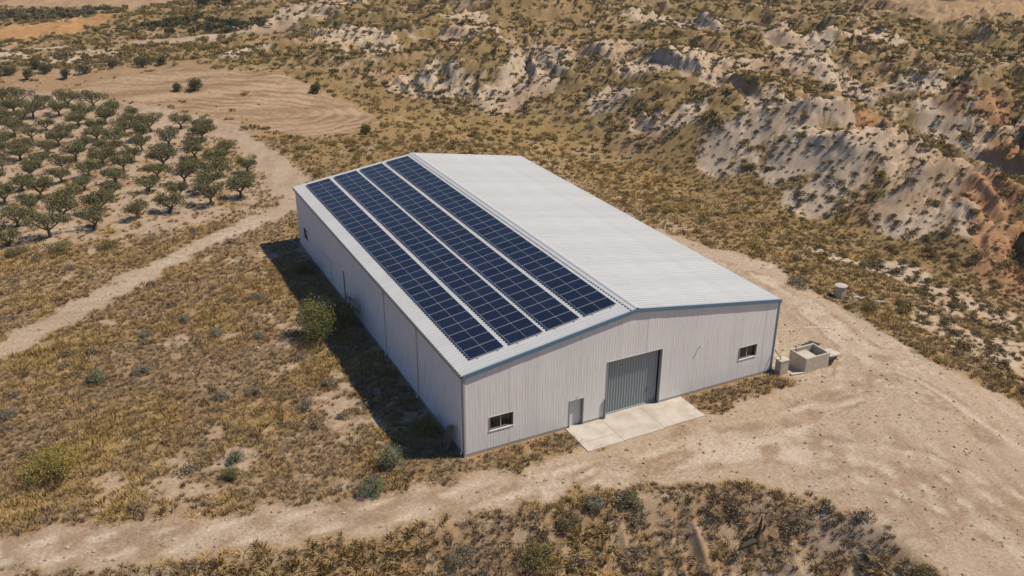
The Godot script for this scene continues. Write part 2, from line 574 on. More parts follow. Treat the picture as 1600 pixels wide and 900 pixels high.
# what covers the ground at a point: colour, and how much grows there
const SOIL := Color(0.295, 0.207, 0.125)
const SAND := Color(0.375, 0.295, 0.22)
const DUST := Color(0.38, 0.302, 0.226)
const MARLC := Color(0.435, 0.36, 0.28)
const CLAYC := Color(0.345, 0.195, 0.105)
const TURF := Color(0.25, 0.178, 0.078)
const HILL := Color(0.225, 0.168, 0.085)
var k_col := Color()
var k_kind := 0        # 0 scrub ground, 1 road and yard, 2 bare hills, 3 fallow field, 4 grove floor, 5 far fields
var k_grass := 0.0
var k_bush := 0.0
var k_hill := 0.0
var k_marl := 0.0

const FIELD := [[-26, -125.5], [-13.4, -131], [3.3, -134], [18.2, -121], [26.4, -105], [25.5, -90.3], [17.7, -80.7], [10.8, -79.4], [7.6, -86], [5.2, -97], [-3, -107.5], [-14, -118.5]]
const GROVE := [[2.5, -53.8], [1.6, -73.9], [0.7, -87], [-1.4, -96.2], [-6.6, -105], [-18.9, -118], [-32, -128], [-60, -140], [-60, -40], [-27, -52], [-22, -52], [-12, -50.5], [-6, -51.5]]
const FIELD_A := [[-60, -207], [-29.7, -201.7], [-14.7, -200.8], [-4.8, -219.5], [-0.5, -236], [-30.2, -229], [-70, -229]]
const FIELD_B := [[-14, -262], [6, -246], [24, -262], [34, -290], [60, -320], [20, -330], [-40, -280]]
const FIELD_C := [[150, -116], [176, -108], [205, -100], [230, -110], [240, -135], [196, -138]]
var poly_field := PackedVector2Array()
var poly_grove := PackedVector2Array()
var poly_a := PackedVector2Array()
var poly_b := PackedVector2Array()
var poly_c := PackedVector2Array()

func make_poly(p: Array) -> PackedVector2Array:
	var r := PackedVector2Array()
	for q: Array in p:
		r.append(Vector2(q[0], q[1]))
	return r

func look(x: float, z: float) -> void:
	if poly_field.is_empty():
		poly_field = make_poly(FIELD)
		poly_grove = make_poly(GROVE)
		poly_a = make_poly(FIELD_A)
		poly_b = make_poly(FIELD_B)
		poly_c = make_poly(FIELD_C)
	at(x, z)
	var n1 := nz_a.get_noise_2d(x * 0.05, z * 0.05)
	var n2 := nz_b.get_noise_2d(x * 0.35 + 9.0, z * 0.35)
	var n3 := nz_b.get_noise_2d(x * 1.3, z * 1.3 + 5.0)
	var w := val(g_bad)
	var rd := val(g_road)
	var jx := x + 1.2 * n2
	var jz := z + 1.2 * n3
	k_kind = 0
	k_hill = maxf(smoothstep(-3.0, 8.0, w + 4.0 * n1), smoothstep(0.1, 0.5, val(g_marl)) * smoothstep(40.0, 46.0, x))
	k_marl = 0.0
	var q := Vector2(jx, jz)
	# dry scrubland: sandy where thin, darker where litter lies
	var thin := smoothstep(0.22, 0.62, n1 * 0.9 + n2 * 0.45 + 0.15 * n3 - 0.35 * smoothstep(-20.0, -25.0, x) * smoothstep(-30.0, -20.0, z))
	k_col = SOIL.lerp(SAND, thin * 0.85)
	k_grass = lerpf(1.25, 0.16, thin)
	k_bush = 0.10
	var back := maxf(smoothstep(-46.0, -58.0, z) * smoothstep(2.0, 12.0, x), smoothstep(34.0, 42.0, x))
	if back > 0.0:
		k_col = k_col.lerp(TURF.lerp(SAND, 0.5 * thin), back * 0.8)
		k_bush = lerpf(0.10, 0.50, back)
		k_grass = lerpf(k_grass, 0.75, back)
	if k_hill > 0.0:
		var mv := val(g_marl)
		relief(x, z, w, val(g_arc))
		var rib := k_rib
		var vein := nz_rill.get_noise_2d(x * 0.21 + 3.0 * n2, z * 0.21)
		var wide := nz_a.get_noise_2d(x * 0.03 + 70.0, z * 0.03)
		k_marl = smoothstep(0.10, 0.28, mv + 0.10 * n2 + 0.06 * n3) * smoothstep(0.14, 0.30, rib + 0.34 * vein + 0.22 * n3 + 0.18 * (mv - 0.5))
		k_marl = maxf(k_marl, 0.7 * smoothstep(0.72, 0.86, vein * 0.6 + rib * 0.4 + 0.45 * wide))
		var cl := smoothstep(0.25, 0.5, val(g_clay) + 0.25 * n2 + 0.15 * rib)
		var h := HILL.lerp(SOIL, smoothstep(0.0, 0.6, n1 + 0.4 * n2))
		h = h.lerp(MARLC.lerp(Color(0.40, 0.30, 0.215), smoothstep(-0.1, 0.5, n1 + 0.3 * n2)), k_marl)
		h = h.lerp(CLAYC, cl * 0.85)
		k_col = k_col.lerp(h, k_hill)
		k_bush = lerpf(k_bush, lerpf(0.72, 0.8 if k_marl > cl else 0.45, maxf(k_marl, cl)), k_hill)
		k_grass = lerpf(k_grass, lerpf(0.6, 0.03, k_marl), k_hill)
		if w > 1.0:
			k_kind = 2
	var kb := val(g_bank)
	if kb > 0.0:
		k_grass = maxf(k_grass, 0.5) * lerpf(0.9, 0.5, smoothstep(0.0, 12.0, x))
		k_bush = 0.22
		k_col = k_col.lerp(Color(0.34, 0.268, 0.20), 0.6 * smoothstep(0.0, 0.5, n2 + 0.3 * n3 + 0.4 * smoothstep(4.0, 14.0, x)))
	if z < -50.0 and x < 30.0 and w < 8.0:
		if Geometry2D.is_point_in_polygon(Vector2(x + 0.6 * n2, z + 0.6 * n3), poly_field):
			k_kind = 3
			# plough marks that follow the edge of the field round its far end
			var d := Vector2(x, z).distance_to(Geometry2D.get_closest_point_to_segment(Vector2(x, z), Vector2(-30, -119), Vector2(11, -99))) + 1.6 * n1
			var furrow := 0.5 + 0.5 * sin(d * 2.6 + 0.8 * n2)
			var amount := 0.25 + 0.4 * smoothstep(6.0, 18.0, x) + 0.7 * n1
			k_col = Color(0.235, 0.162, 0.098).lerp(Color(0.375, 0.28, 0.19), clampf(0.5 + (furrow - 0.5) * amount * 1.5 + 0.75 * nz_b.get_noise_2d(x * 0.03 + z * 0.01, z * 0.16) + 0.2 * n3, 0.0, 1.0))
			k_grass = 0.04
			k_bush = 0.004
		elif Geometry2D.is_point_in_polygon(q, poly_grove):
			k_kind = 4
			k_col = SAND.lerp(SOIL, smoothstep(0.0, 0.6, n1 * 0.6 + 0.6 * n2))
			k_grass = 0.12 + 0.3 * smoothstep(0.1, 0.5, n2)
			k_bush = 0.02
	if z < -95.0 and (x < 40.0 or x > 140.0):
		if Geometry2D.is_point_in_polygon(q, poly_a):
			k_kind = 5
			k_col = Color(0.40, 0.245, 0.115).lerp(Color(0.34, 0.20, 0.095), 0.5 + 0.5 * n1)
			k_bush = 0.0
		elif Geometry2D.is_point_in_polygon(q, poly_b) or Geometry2D.is_point_in_polygon(q, poly_c):
			k_kind = 5
			k_col = Color(0.36, 0.26, 0.165).lerp(Color(0.31, 0.215, 0.13), 0.5 + 0.5 * n1)
			k_bush = 0.0
	var e := rd + 0.55 * n2 + 0.3 * n3
	if e > 0.5 and e < 2.2 and k_hill < 0.3 and k_kind != 3:
		k_grass = maxf(k_grass, 0.8)
	if e < 0.9:
		var t := 1.0 - smoothstep(-0.55, 0.55, e)
		var dust := DUST.lerp(Color(0.315, 0.24, 0.175), smoothstep(-0.1, 0.7, n1 + 0.45 * n2)).lerp(Color(0.43, 0.37, 0.305), smoothstep(0.25, 0.7, -n1 + 0.3 * n3))
		var streak := nz_b.get_noise_2d(x * 0.75 + z * 0.22, z * 0.09 - x * 0.03) if x > 20.0 or z < -54.0 else nz_b.get_noise_2d(x * 0.10 - z * 0.02, z * 0.9 - x * 0.25)
		dust = dust.lerp(Color(0.43, 0.365, 0.295), 0.5 * smoothstep(0.1, 0.6, streak * 0.6 + 0.5 * n2 + 0.3 * n1))
		dust = dust.lerp(Color(0.28, 0.215, 0.155), 0.5 * smoothstep(0.15, 0.7, -streak * 0.6 + 0.4 * n3 + 0.3 * n1))
		var rut := val(g_rut) + 0.12 * n3 + 0.10 * n2
		dust = dust.lerp(Color(0.47, 0.40, 0.325), (1.0 - smoothstep(0.12, 0.40, rut)) * smoothstep(-0.8, -0.1, n1 + 0.5 * n2) * 0.95)
		dust = dust.lerp(Color(0.27, 0.195, 0.13), smoothstep(0.3, 0.5, rut) * (1.0 - smoothstep(0.5, 0.85, rut)) * smoothstep(-0.4, 0.3, n2) * 0.75)
		k_col = k_col.lerp(dust, t)
		k_grass *= (1.0 - t) * (1.0 - t)
		k_bush *= 1.0 - t
		if rd < -0.1:
			k_kind = 1
	k_col = k_col * (1.0 + 0.10 * n3 + 0.08 * nz_b.get_noise_2d(x * 3.1, z * 3.1))

# ---------------------------------------------------------------- ground sheets
func make_ground() -> void:
	var rows := PackedFloat32Array([-900, -300, -120, -60, -30, -10, 0, 8, 15, 20, 24, 27])
	var v := 29.0
	while v < 430.0:
		rows.append(v)
		v *= 1.0037
	while v < 4500.0:
		rows.append(v)
		v *= 1.06
	var cols := PackedFloat32Array([-30, -12, -6, -3.5, -2.2, -1.6, -1.2, -1.0, -0.87])
	var s := -0.80
	while s < 0.80:
		cols.append(s)
		s += 0.00245
	for k: float in [0.80, 0.87, 1.0, 1.2, 1.6, 2.2, 3.5, 6, 12, 30]:
		cols.append(k)
	var nr := rows.size()
	var nc := cols.size()
	var pos := PackedVector3Array()
	var col := PackedColorArray()
	var kind := PackedByteArray()
	pos.resize(nr * nc)
	col.resize(nr * nc)
	kind.resize(nr * nc)
	var o := Vector2(CAM.x, CAM.z)
	for r in nr:
		var base := o + FWD * rows[r]
		var reach := maxf(rows[r], 34.0)
		for c in nc:
			var p := base + SIDE * (cols[c] * reach)
			var i := r * nc + c
			pos[i] = Vector3(p.x, hgt(p.x, p.y), p.y)
			look(p.x, p.y)
			col[i] = k_col
			kind[i] = k_kind
	var nor := PackedVector3Array()
	nor.resize(nr * nc)
	for r in nr:
		var ru := mini(r + 1, nr - 1) * nc
		var rl := maxi(r - 1, 0) * nc
		for c in nc:
			nor[r * nc + c] = (pos[r * nc + mini(c + 1, nc - 1)] - pos[r * nc + maxi(c - 1, 0)]).cross(pos[ru + c] - pos[rl + c]).normalized()
	var names := ["scrubland", "dirt_track", "hillside", "fallow_field", "grove_ground", "farm_field"]
	var labels := ["dry scrubland soil round the warehouse", "pale dirt tracks and bare yard of packed earth", "eroded hills of white marl and red clay with gullies", "fallow field with curved plough marks beside the hills", "pale sandy floor under the olive grove rows", "tan harvested farm fields far behind the hills"]
	for n in 6:
		var index := PackedInt32Array()
		var map := PackedInt32Array()
		map.resize(nr * nc)
		map.fill(-1)
		var vp := PackedVector3Array()
		var vn := PackedVector3Array()
		var vc := PackedColorArray()
		for r in nr - 1:
			for c in nc - 1:
				var a := r * nc + c
				if kind[a] != n:
					continue
				var ids := [a, a + nc, a + nc + 1, a, a + nc + 1, a + 1]
				for id: int in ids:
					if map[id] < 0:
						map[id] = vp.size()
						vp.append(pos[id])
						vn.append(nor[id])
						vc.append(col[id])
					index.append(map[id])
		if index.is_empty():
			continue
		var arr := []
		arr.resize(Mesh.ARRAY_MAX)
		arr[Mesh.ARRAY_VERTEX] = vp
		arr[Mesh.ARRAY_NORMAL] = vn
		arr[Mesh.ARRAY_COLOR] = vc
		arr[Mesh.ARRAY_INDEX] = index
		var mesh := ArrayMesh.new()
		mesh.add_surface_from_arrays(Mesh.PRIMITIVE_TRIANGLES, arr)
		var m := inst(names[n], mesh, mats.earth, self)
		tag(m, labels[n], "ground", "", "structure")

# ---------------------------------------------------------------- warehouse
# a ribbed metal sheet: u runs along the wall, cuts are openings [u0, u1, y0, y1]; to3.call(u, y, depth)
func ribbed(u0: float, u1: float, pitch: float, depth: float, low: float, top: Callable, cuts: Array, to3: Callable) -> SurfaceTool:
	var us := [u0, u1]
	var n := int(round((u1 - u0) / pitch))
	var p := (u1 - u0) / n
	for k in n:
		for f: float in [0.0, 0.55, 0.66, 0.89]:
			us.append(u0 + (k + f) * p)
	for c: Array in cuts:
		for e: float in [c[0], c[1]]:
			if e > u0 and e < u1:
				us.append(e)
	us.sort()
	var st := newst()
	for i in us.size() - 1:
		var a: float = us[i]
		var b: float = us[i + 1]
		if b - a < 1e-4:
			continue
		var mid := (a + b) * 0.5
		var spans := [[low, 1e9]]
		for c: Array in cuts:
			if mid > c[0] and mid < c[1]:
				var next := []
				for sp: Array in spans:
					if c[2] > sp[0]: next.append([sp[0], c[2]])
					if c[3] < sp[1]: next.append([c[3], sp[1]])
				spans = next
		var da := depth * prof(fposmod((a - u0) / p + 1e-5, 1.0))
		var db := depth * prof(fposmod((b - u0) / p - 1e-5, 1.0))
		for sp: Array in spans:
			quad(st, to3.call(a, sp[0], da), to3.call(a, minf(sp[1], top.call(a)), da), to3.call(b, minf(sp[1], top.call(b)), db), to3.call(b, sp[0], db))
	return st

func prof(t: float) -> float:
	if t < 0.55: return 0.0
	if t < 0.66: return (t - 0.55) / 0.11
	if t < 0.89: return 1.0
	return (1.0 - t) / 0.11

func gable(x: float) -> float:
	return EAVE + (RIDGE - EAVE) * (1.0 - absf(x - W * 0.5) / (W * 0.5))

const OPENINGS := [[1.72, 3.36, 1.5, 2.5], [7.58, 8.6, 0.0, 2.1], [10.42, 14.75, 0.0, 4.33], [21.66, 23.2, 1.78, 2.76]]

func window_part(parent: Node, x0: float, x1: float, y0: float, y1: float) -> void:
	var f := newst()
	box(f, x0, x1, y1 - 0.06, y1, -0.10, 0.035)
	box(f, x0, x1, y0, y0 + 0.06, -0.10, 0.035)
	box(f, x0, x0 + 0.06, y0 + 0.06, y1 - 0.06, -0.10, 0.035)
	box(f, x1 - 0.06, x1, y0 + 0.06, y1 - 0.06, -0.10, 0.035)
	var frame := part("window", f, mats.dark_trim, parent)
	var mid := (x0 + x1) * 0.5
	var bar := newst()
	box(bar, mid - 0.03, mid + 0.03, y0 + 0.06, y1 - 0.06, -0.12, -0.04)
	part("mullion", bar, mats.aluminium, frame)
	for e: Array in [[x0 + 0.06, mid - 0.03, -0.08], [mid + 0.03, x1 - 0.06, -0.1]]:
		var g := newst()
		box(g, e[0], e[1], y0 + 0.06, y1 - 0.06, e[2] - 0.006, e[2])
		part("pane", g, mats.window_glass, frame)
	var sill := newst()
	box(sill, x0 - 0.09, x1 + 0.09, y0 - 0.06, y0 - 0.002, -0.02, 0.10)
	part("sill", sill, mats.white_trim, frame)

func make_warehouse() -> void:
	var h := thing("warehouse", "long light grey metal warehouse with low gable roof and ribbed front", "warehouse")
	var st := newst()
	box(st, -0.04, W + 0.04, -0.4, 0.2, -LEN - 0.04, 0.04)
	# plinth only as a ring: the doors stand in gaps of the front edge
	st = newst()
	var edges := [0.0 - 0.05, 7.58, 8.6, 10.42, 14.75, W + 0.05]
	for k in 3:
		box(st, edges[k * 2], edges[k * 2 + 1], -0.4, 0.24, -0.20, 0.05)
	box(st, -0.05, 0.15, -0.4, 0.24, -LEN - 0.05, -0.203)
	box(st, W - 0.15, W + 0.05, -0.4, 0.24, -LEN - 0.05, -0.203)
	box(st, 0.153, W - 0.153, -0.4, 0.24, -LEN - 0.05, -LEN + 0.15)
	part("plinth", st, mats.plinth, h)
	st = newst()
	box(st, 0.16, W - 0.16, -0.3, 0.012, -LEN + 0.16, -0.21)
	box(st, 7.58, 8.6, -0.3, 0.012, -0.209, 0.02)
	box(st, 10.42, 14.75, -0.3, 0.012, -0.209, 0.02)
	part("floor_slab", st, mats.concrete, h)
	# front wall: a lining with real openings, and ribbed sheets outside it
	var front := Node3D.new()
	front.name = "front_wall"
	h.add_child(front)
	st = newst()
	var xs := [0.0, W * 0.5, W]
	for o: Array in OPENINGS:
		xs.append(o[0])
		xs.append(o[1])
	xs.sort()
	for i in xs.size() - 1:
		var a: float = xs[i]
		var b: float = xs[i + 1]
		var spans := [[0.24, 99.0]]
		for o: Array in OPENINGS:
			if (a + b) * 0.5 > o[0] and (a + b) * 0.5 < o[1]:
				spans = [[o[3], 99.0]] if o[2] < 0.2 else [[0.24, o[2]], [o[3], 99.0]]
		for sp: Array in spans:
			var ta := minf(sp[1], gable(a) - 0.12)
			var tb := minf(sp[1], gable(b) - 0.12)
			var p := [Vector3(a, sp[0], -0.16), Vector3(b, sp[0], -0.16), Vector3(b, tb, -0.16), Vector3(a, ta, -0.16), Vector3(a, sp[0], -0.012), Vector3(b, sp[0], -0.012), Vector3(b, tb, -0.012), Vector3(a, ta, -0.012)]
			for f: Array in [[4, 7, 6, 5], [1, 2, 3, 0], [0, 3, 7, 4], [5, 6, 2, 1], [7, 3, 2, 6], [0, 4, 5, 1]]:
				quad(st, p[f[0]], p[f[1]], p[f[2]], p[f[3]])
	part("wall_lining", st, mats.plinth, front)
	var n := 24
	for k in n:
		var u0 := W * k / n
		var u1 := W * (k + 1) / n
		var off := 0.003 * (k % 2) + (0.007 if k % 5 == 3 else 0.0)
		var sh := ribbed(u0, u1, 0.207, 0.0035, 0.21, func(x: float) -> float: return gable(x) - 0.03, OPENINGS, func(u: float, y: float, d: float) -> Vector3: return Vector3(u, y, 0.052 + d + off))
		part("cladding_sheet", sh, mats["cladding%d" % [0, 1, 1, 2, 0, 2, 1, 0][k % 8]], front)
	# metal edging round the openings
	for o: Array in OPENINGS:
		st = newst()
		var tw := 0.05 if o[2] < 0.2 else 0.025
		box(st, o[0] - tw, o[0] - 0.002, maxf(o[2], 0.02), o[3] + tw, -0.14, 0.095)
		box(st, o[1] + 0.002, o[1] + tw, maxf(o[2], 0.02), o[3] + tw, -0.14, 0.095)
		box(st, o[0] - 0.001, o[1] + 0.001, o[3] + 0.002, o[3] + tw, -0.14, 0.097)
		part("opening_trim", st, mats.grey_trim, front)
	window_part(front, 1.73, 3.35, 1.51, 2.49)
	window_part(front, 21.67, 23.19, 1.79, 2.75)
	# big ribbed sliding door set back in its opening
	var door_st := ribbed(10.44, 14.73, 0.21, 0.05, 0.03, func(_x: float) -> float: return 4.31, [], func(u: float, y: float, d: float) -> Vector3: return Vector3(u, y, -0.33 + d))
	var door := part("sliding_door", door_st, mats.door_green, h)
	st = newst()
	box(st, 10.44, 14.73, 0.015, 0.13, -0.36, -0.262)
	part("bottom_rail", st, mats.grey_trim, door)
	st = newst()
	box(st, 10.40, 14.77, 0.013, 4.34, -0.44, -0.37)
	part("door_leaf", st, mats.door_green, door)
	st = newst()
	box(st, 13.9, 13.96, 1.0, 1.3, -0.28, -0.21)
	part("handle", st, mats.dark_trim, door)
	st = newst()
	box(st, 10.20, 10.30, 0.02, 1.55, 0.10, 0.18)
	part("door_guide", st, mats.dark_trim, h)
	# small door
	st = newst()
	box(st, 7.60, 8.58, 0.02, 2.09, -0.24, -0.18)
	var small := part("door", st, mats.door_white, h)
	small.set_meta("label", "narrow plain white side door")
	st = newst()
	box(st, 7.68, 7.73, 0.98, 1.02, -0.18, -0.10)
	box(st, 7.68, 7.83, 0.98, 1.02, -0.12, -0.10)
	part("handle", st, mats.dark_trim, small)
	st = newst()
	box(st, 7.60, 7.66, 0.02, 2.09, -0.178, -0.13)
	box(st, 8.52, 8.58, 0.02, 2.09, -0.178, -0.13)
	box(st, 7.66, 8.52, 2.03, 2.09, -0.178, -0.13)
	part("door_frame", st, mats.grey_trim, small)
	for l: Array in [[8.1, 2.3, 0.3], [17.95, 3.72, 0.42]]:
		st = newst()
		var q: float = l[2]
		box(st, l[0] - 0.06 * q, l[0] + 0.06 * q, l[1] - 0.1 * q, l[1] + 0.1 * q, 0.085, 0.12)
		tube(st, [Vector3(l[0], l[1], 0.11), Vector3(l[0] + 0.02, l[1] + 0.12 * q, 0.25 * q), Vector3(l[0] + 0.04, l[1] + 0.12 * q, 0.48 * q)], [0.025, 0.025, 0.025], 6)
		var lamp := part("wall_lamp", st, mats.grey_trim, h)
		st = newst()
		tube(st, [Vector3(l[0] + 0.03, l[1] + 0.15 * q, 0.32 * q), Vector3(l[0] + 0.045, l[1] + 0.09 * q, 0.50 * q), Vector3(l[0] + 0.06, l[1] + 0.03 * q, 0.66 * q)], [0.06 * q, 0.11 * q, 0.08 * q], 8)
		part("lamp_head", st, mats.aluminium, lamp)
	# side and back walls of plain panels with joints between them
	var cuts := [0.0, 7.9, 16.7, 25.4, 33.8, LEN]
	for sd in 2:
		var wall := Node3D.new()
		wall.name = "side_wall"
		h.add_child(wall, true)
		var x0 := -0.03 if sd == 0 else W - 0.13
		for k in 5:
			st = newst()
			var z1: float = -cuts[k] - (0.004 if k else 0.0)
			var z0: float = -cuts[k + 1] + 0.004
			var holes := []
			if sd == 0 and k == 4: holes = [-38.85, -37.55, 1.55, 2.6]
			if holes.is_empty():
				box(st, x0, x0 + 0.16, 0.24, EAVE - 0.09, z0, z1 - (0.17 if k == 0 else 0.0))
			else:
				box(st, x0, x0 + 0.16, 0.24, EAVE - 0.09, z0, holes[0])
				box(st, x0, x0 + 0.16, 0.24, EAVE - 0.09, holes[1], z1)
				box(st, x0, x0 + 0.16, 0.24, holes[2], holes[0], holes[1])
				box(st, x0, x0 + 0.16, holes[3], EAVE - 0.09, holes[0], holes[1])
			part("wall_panel", st, mats.panel_wall, wall)
		st = newst()
		box(st, x0 + 0.06 if sd == 0 else x0 - 0.02, x0 + 0.18 if sd == 0 else x0 + 0.10, 0.24, EAVE - 0.1, -LEN + 0.01, -0.18) if sd == 1 else box(st, x0 + 0.162, x0 + 0.18, 0.24, EAVE - 0.1, -36.9, -0.18)
		part("wall_lining", st, mats.plinth, wall)
		if sd == 0:
			st = newst()
			for e: Array in [[-38.85, -38.79, 1.55, 2.6], [-37.61, -37.55, 1.55, 2.6], [-38.79, -37.61, 2.54, 2.6], [-38.79, -37.61, 1.55, 1.61]]:
				box(st, -0.05, 0.05, e[2], e[3], e[0], e[1])
			var sw := part("window", st, mats.dark_trim, wall)
			st = newst()
			box(st, 0.02, 0.026, 1.61, 2.54, -38.79, -37.61)
			part("pane", st, mats.window_glass, sw)
			# flush door
			st = newst()
			box(st, -0.05, -0.032, 0.26, 2.45, -32.2, -29.6)
			var fd := part("flush_door", st, mats.panel_wall, wall)
			st = newst()
			for e: Array in [[-32.26, -32.2, 0.26, 2.5], [-29.6, -29.54, 0.26, 2.5], [-32.2, -29.6, 2.45, 2.5], [-30.93, -30.88, 0.27, 2.44]]:
				box(st, -0.06, -0.031, e[2], e[3], e[0], e[1])
			part("door_frame", st, mats.grey_trim, fd)
			st = newst()
			tube(st, [Vector3(-0.07, 0.3, -25.4), Vector3(-0.07, 3.1, -25.4)], [0.045, 0.045], 6)
			part("cable_duct", st, mats.dark_trim, wall)
	st = newst()
	var bz := -LEN - 0.02
	for e: Array in [[0.14, W * 0.5], [W * 0.5, W - 0.14]]:
		var p := [Vector3(e[0], 0.24, bz), Vector3(e[1], 0.24, bz), Vector3(e[1], gable(e[1]) - 0.12, bz), Vector3(e[0], gable(e[0]) - 0.12, bz)]
		var p2 := []
		for v: Vector3 in p: p2.append(v + Vector3(0, 0, 0.16))
		p.append_array(p2)
		for f: Array in [[4, 7, 6, 5], [1, 2, 3, 0], [0, 3, 7, 4], [5, 6, 2, 1], [7, 3, 2, 6], [0, 4, 5, 1]]:
			quad(st, p[f[0]], p[f[1]], p[f[2]], p[f[3]])
	part("back_wall", st, mats.cladding1, h)
	# roof: added light-sealing deck, ribbed sheets from ridge to eave, ridge cap, gutters, blue verge trim
	var roof := Node3D.new()
	roof.name = "roof"
	h.add_child(roof)
	var slope := Vector2(W * 0.5, RIDGE - EAVE)
	var sl := slope.length() + 0.14
	for sd in 2:
		var dir := Vector3(-slope.x, -slope.y, 0).normalized() if sd == 0 else Vector3(slope.x, -slope.y, 0).normalized()
		var up := Vector3(-slope.y, slope.x, 0).normalized() if sd == 0 else Vector3(slope.y, slope.x, 0).normalized()
		var top := Vector3(W * 0.5, RIDGE, 0)
		st = newst()
		var dl := slope.length() - 0.05
		var o := top + dir * 0.1 - up * 0.115
		if sd == 0:
			brick(st, o + dir * dl + Vector3(0, 0, -LEN + 0.05), -dir * (dl - 0.0), up * 0.06, Vector3(0, 0, LEN - 0.08))
		else:
			brick(st, o + Vector3(0, 0, -LEN + 0.05), dir * dl, up * 0.06, Vector3(0, 0, LEN - 0.08))
		part("light_seal_deck", st, mats.inside, roof)  # unseen slab added below the sheets so no light leaks indoors
		for k in 41:
			var u0 := -0.14 + (LEN + 0.28) * k / 41.0
			var u1 := -0.14 + (LEN + 0.28) * (k + 1) / 41.0
			var off := 0.003 * (k % 2)
			var sh := ribbed(u0, u1, 0.336, 0.06, 0.0, func(_u: float) -> float: return sl, [], func(u: float, y: float, d: float) -> Vector3: return top + dir * (0.02 + y) + up * (d - 0.03 + off) + Vector3(0, 0, -u))
			part("roof_sheet", sh, mats["roofing%d" % [0, 1, 2, 1, 0, 1, 2, 2, 0, 1, 0][k % 11]], roof)
	st = newst()
	var rc := Vector3(W * 0.5, RIDGE, 0)
	var cap := [Vector2(-0.42, -0.063 + 0.046), Vector2(-0.16, 0.025 + 0.0), Vector2(-0.08, 0.085), Vector2(0.0, 0.10), Vector2(0.08, 0.085), Vector2(0.16, 0.025), Vector2(0.42, -0.063 + 0.046)]
	for k in 6:
		var a := rc + Vector3(cap[k].x, cap[k].y, 0)
		var b := rc + Vector3(cap[k + 1].x, cap[k + 1].y, 0)
		quad(st, a + Vector3(0, 0, 0.16), a + Vector3(0, 0, -LEN - 0.16), b + Vector3(0, 0, -LEN - 0.16), b + Vector3(0, 0, 0.16))
	part("ridge_cap", st, mats.roofing0, roof)
	for sd in 2:
		for e in 2:
			var zz := 0.10 if e == 0 else -LEN - 0.20
			st = newst()
			var a := Vector3(-0.12 if sd == 0 else W * 0.5, (gable(0.0) - 0.018) if sd == 0 else RIDGE, zz)
			var b := Vector3(W * 0.5 if sd == 0 else W + 0.12, RIDGE if sd == 0 else (gable(W) - 0.018), zz)
			brick(st, a + Vector3(0, -0.24, 0), b - a, Vector3(0, 0.262, 0), Vector3(0, 0, 0.10))
			part("verge_trim", st, mats.blue_trim if e == 0 else mats.grey_trim, roof)
		st = newst()
		var gx := -0.24 if sd == 0 else W + 0.10
		box(st, gx, gx + 0.14, EAVE - 0.20, EAVE - 0.075, -LEN - 0.1, 0.08)
		part("gutter", st, mats.dark_trim if sd == 0 else mats.blue_trim, roof)
	st = newst()
	box(st, W - 0.02, W + 0.10, 0.0, EAVE - 0.21, -0.02, 0.105)
	part("corner_trim", st, mats.blue_trim, h)
	st = newst()
	box(st, -0.065, 0.06, 0.0, EAVE - 0.21, -0.06, 0.10)
	part("corner_trim", st, mats.grey_trim, h)
	for z: float in [-0.22, -7.95, -14.74]:
		st = newst()
		tube(st, [Vector3(-0.17, EAVE - 0.19, z), Vector3(-0.10, EAVE - 0.5, z), Vector3(-0.10, 0.35, z), Vector3(-0.22, 0.12, z)], [0.05, 0.05, 0.05, 0.05], 7)
		part("downpipe", st, mats.white_trim if z > -1.0 else mats.panel_wall, h)
	# concrete apron before the doors
	var ap := Node3D.new()
	ap.name = "pavement"
	add_child(ap)
	tag(ap, "pale concrete apron slabs before the sliding door", "pavement", "", "structure")
	for e: Array in [[7.3, 10.05, 0.06, 2.0], [7.3, 10.05, 2.02, 3.0], [10.07, 13.3, 0.06, 2.95], [13.32, 16.7, 0.06, 2.85]]:
		st = newst()
		box(st, e[0], e[1], -0.3, 0.05, e[2], e[3])
		part("slab", st, mats.concrete, ap)

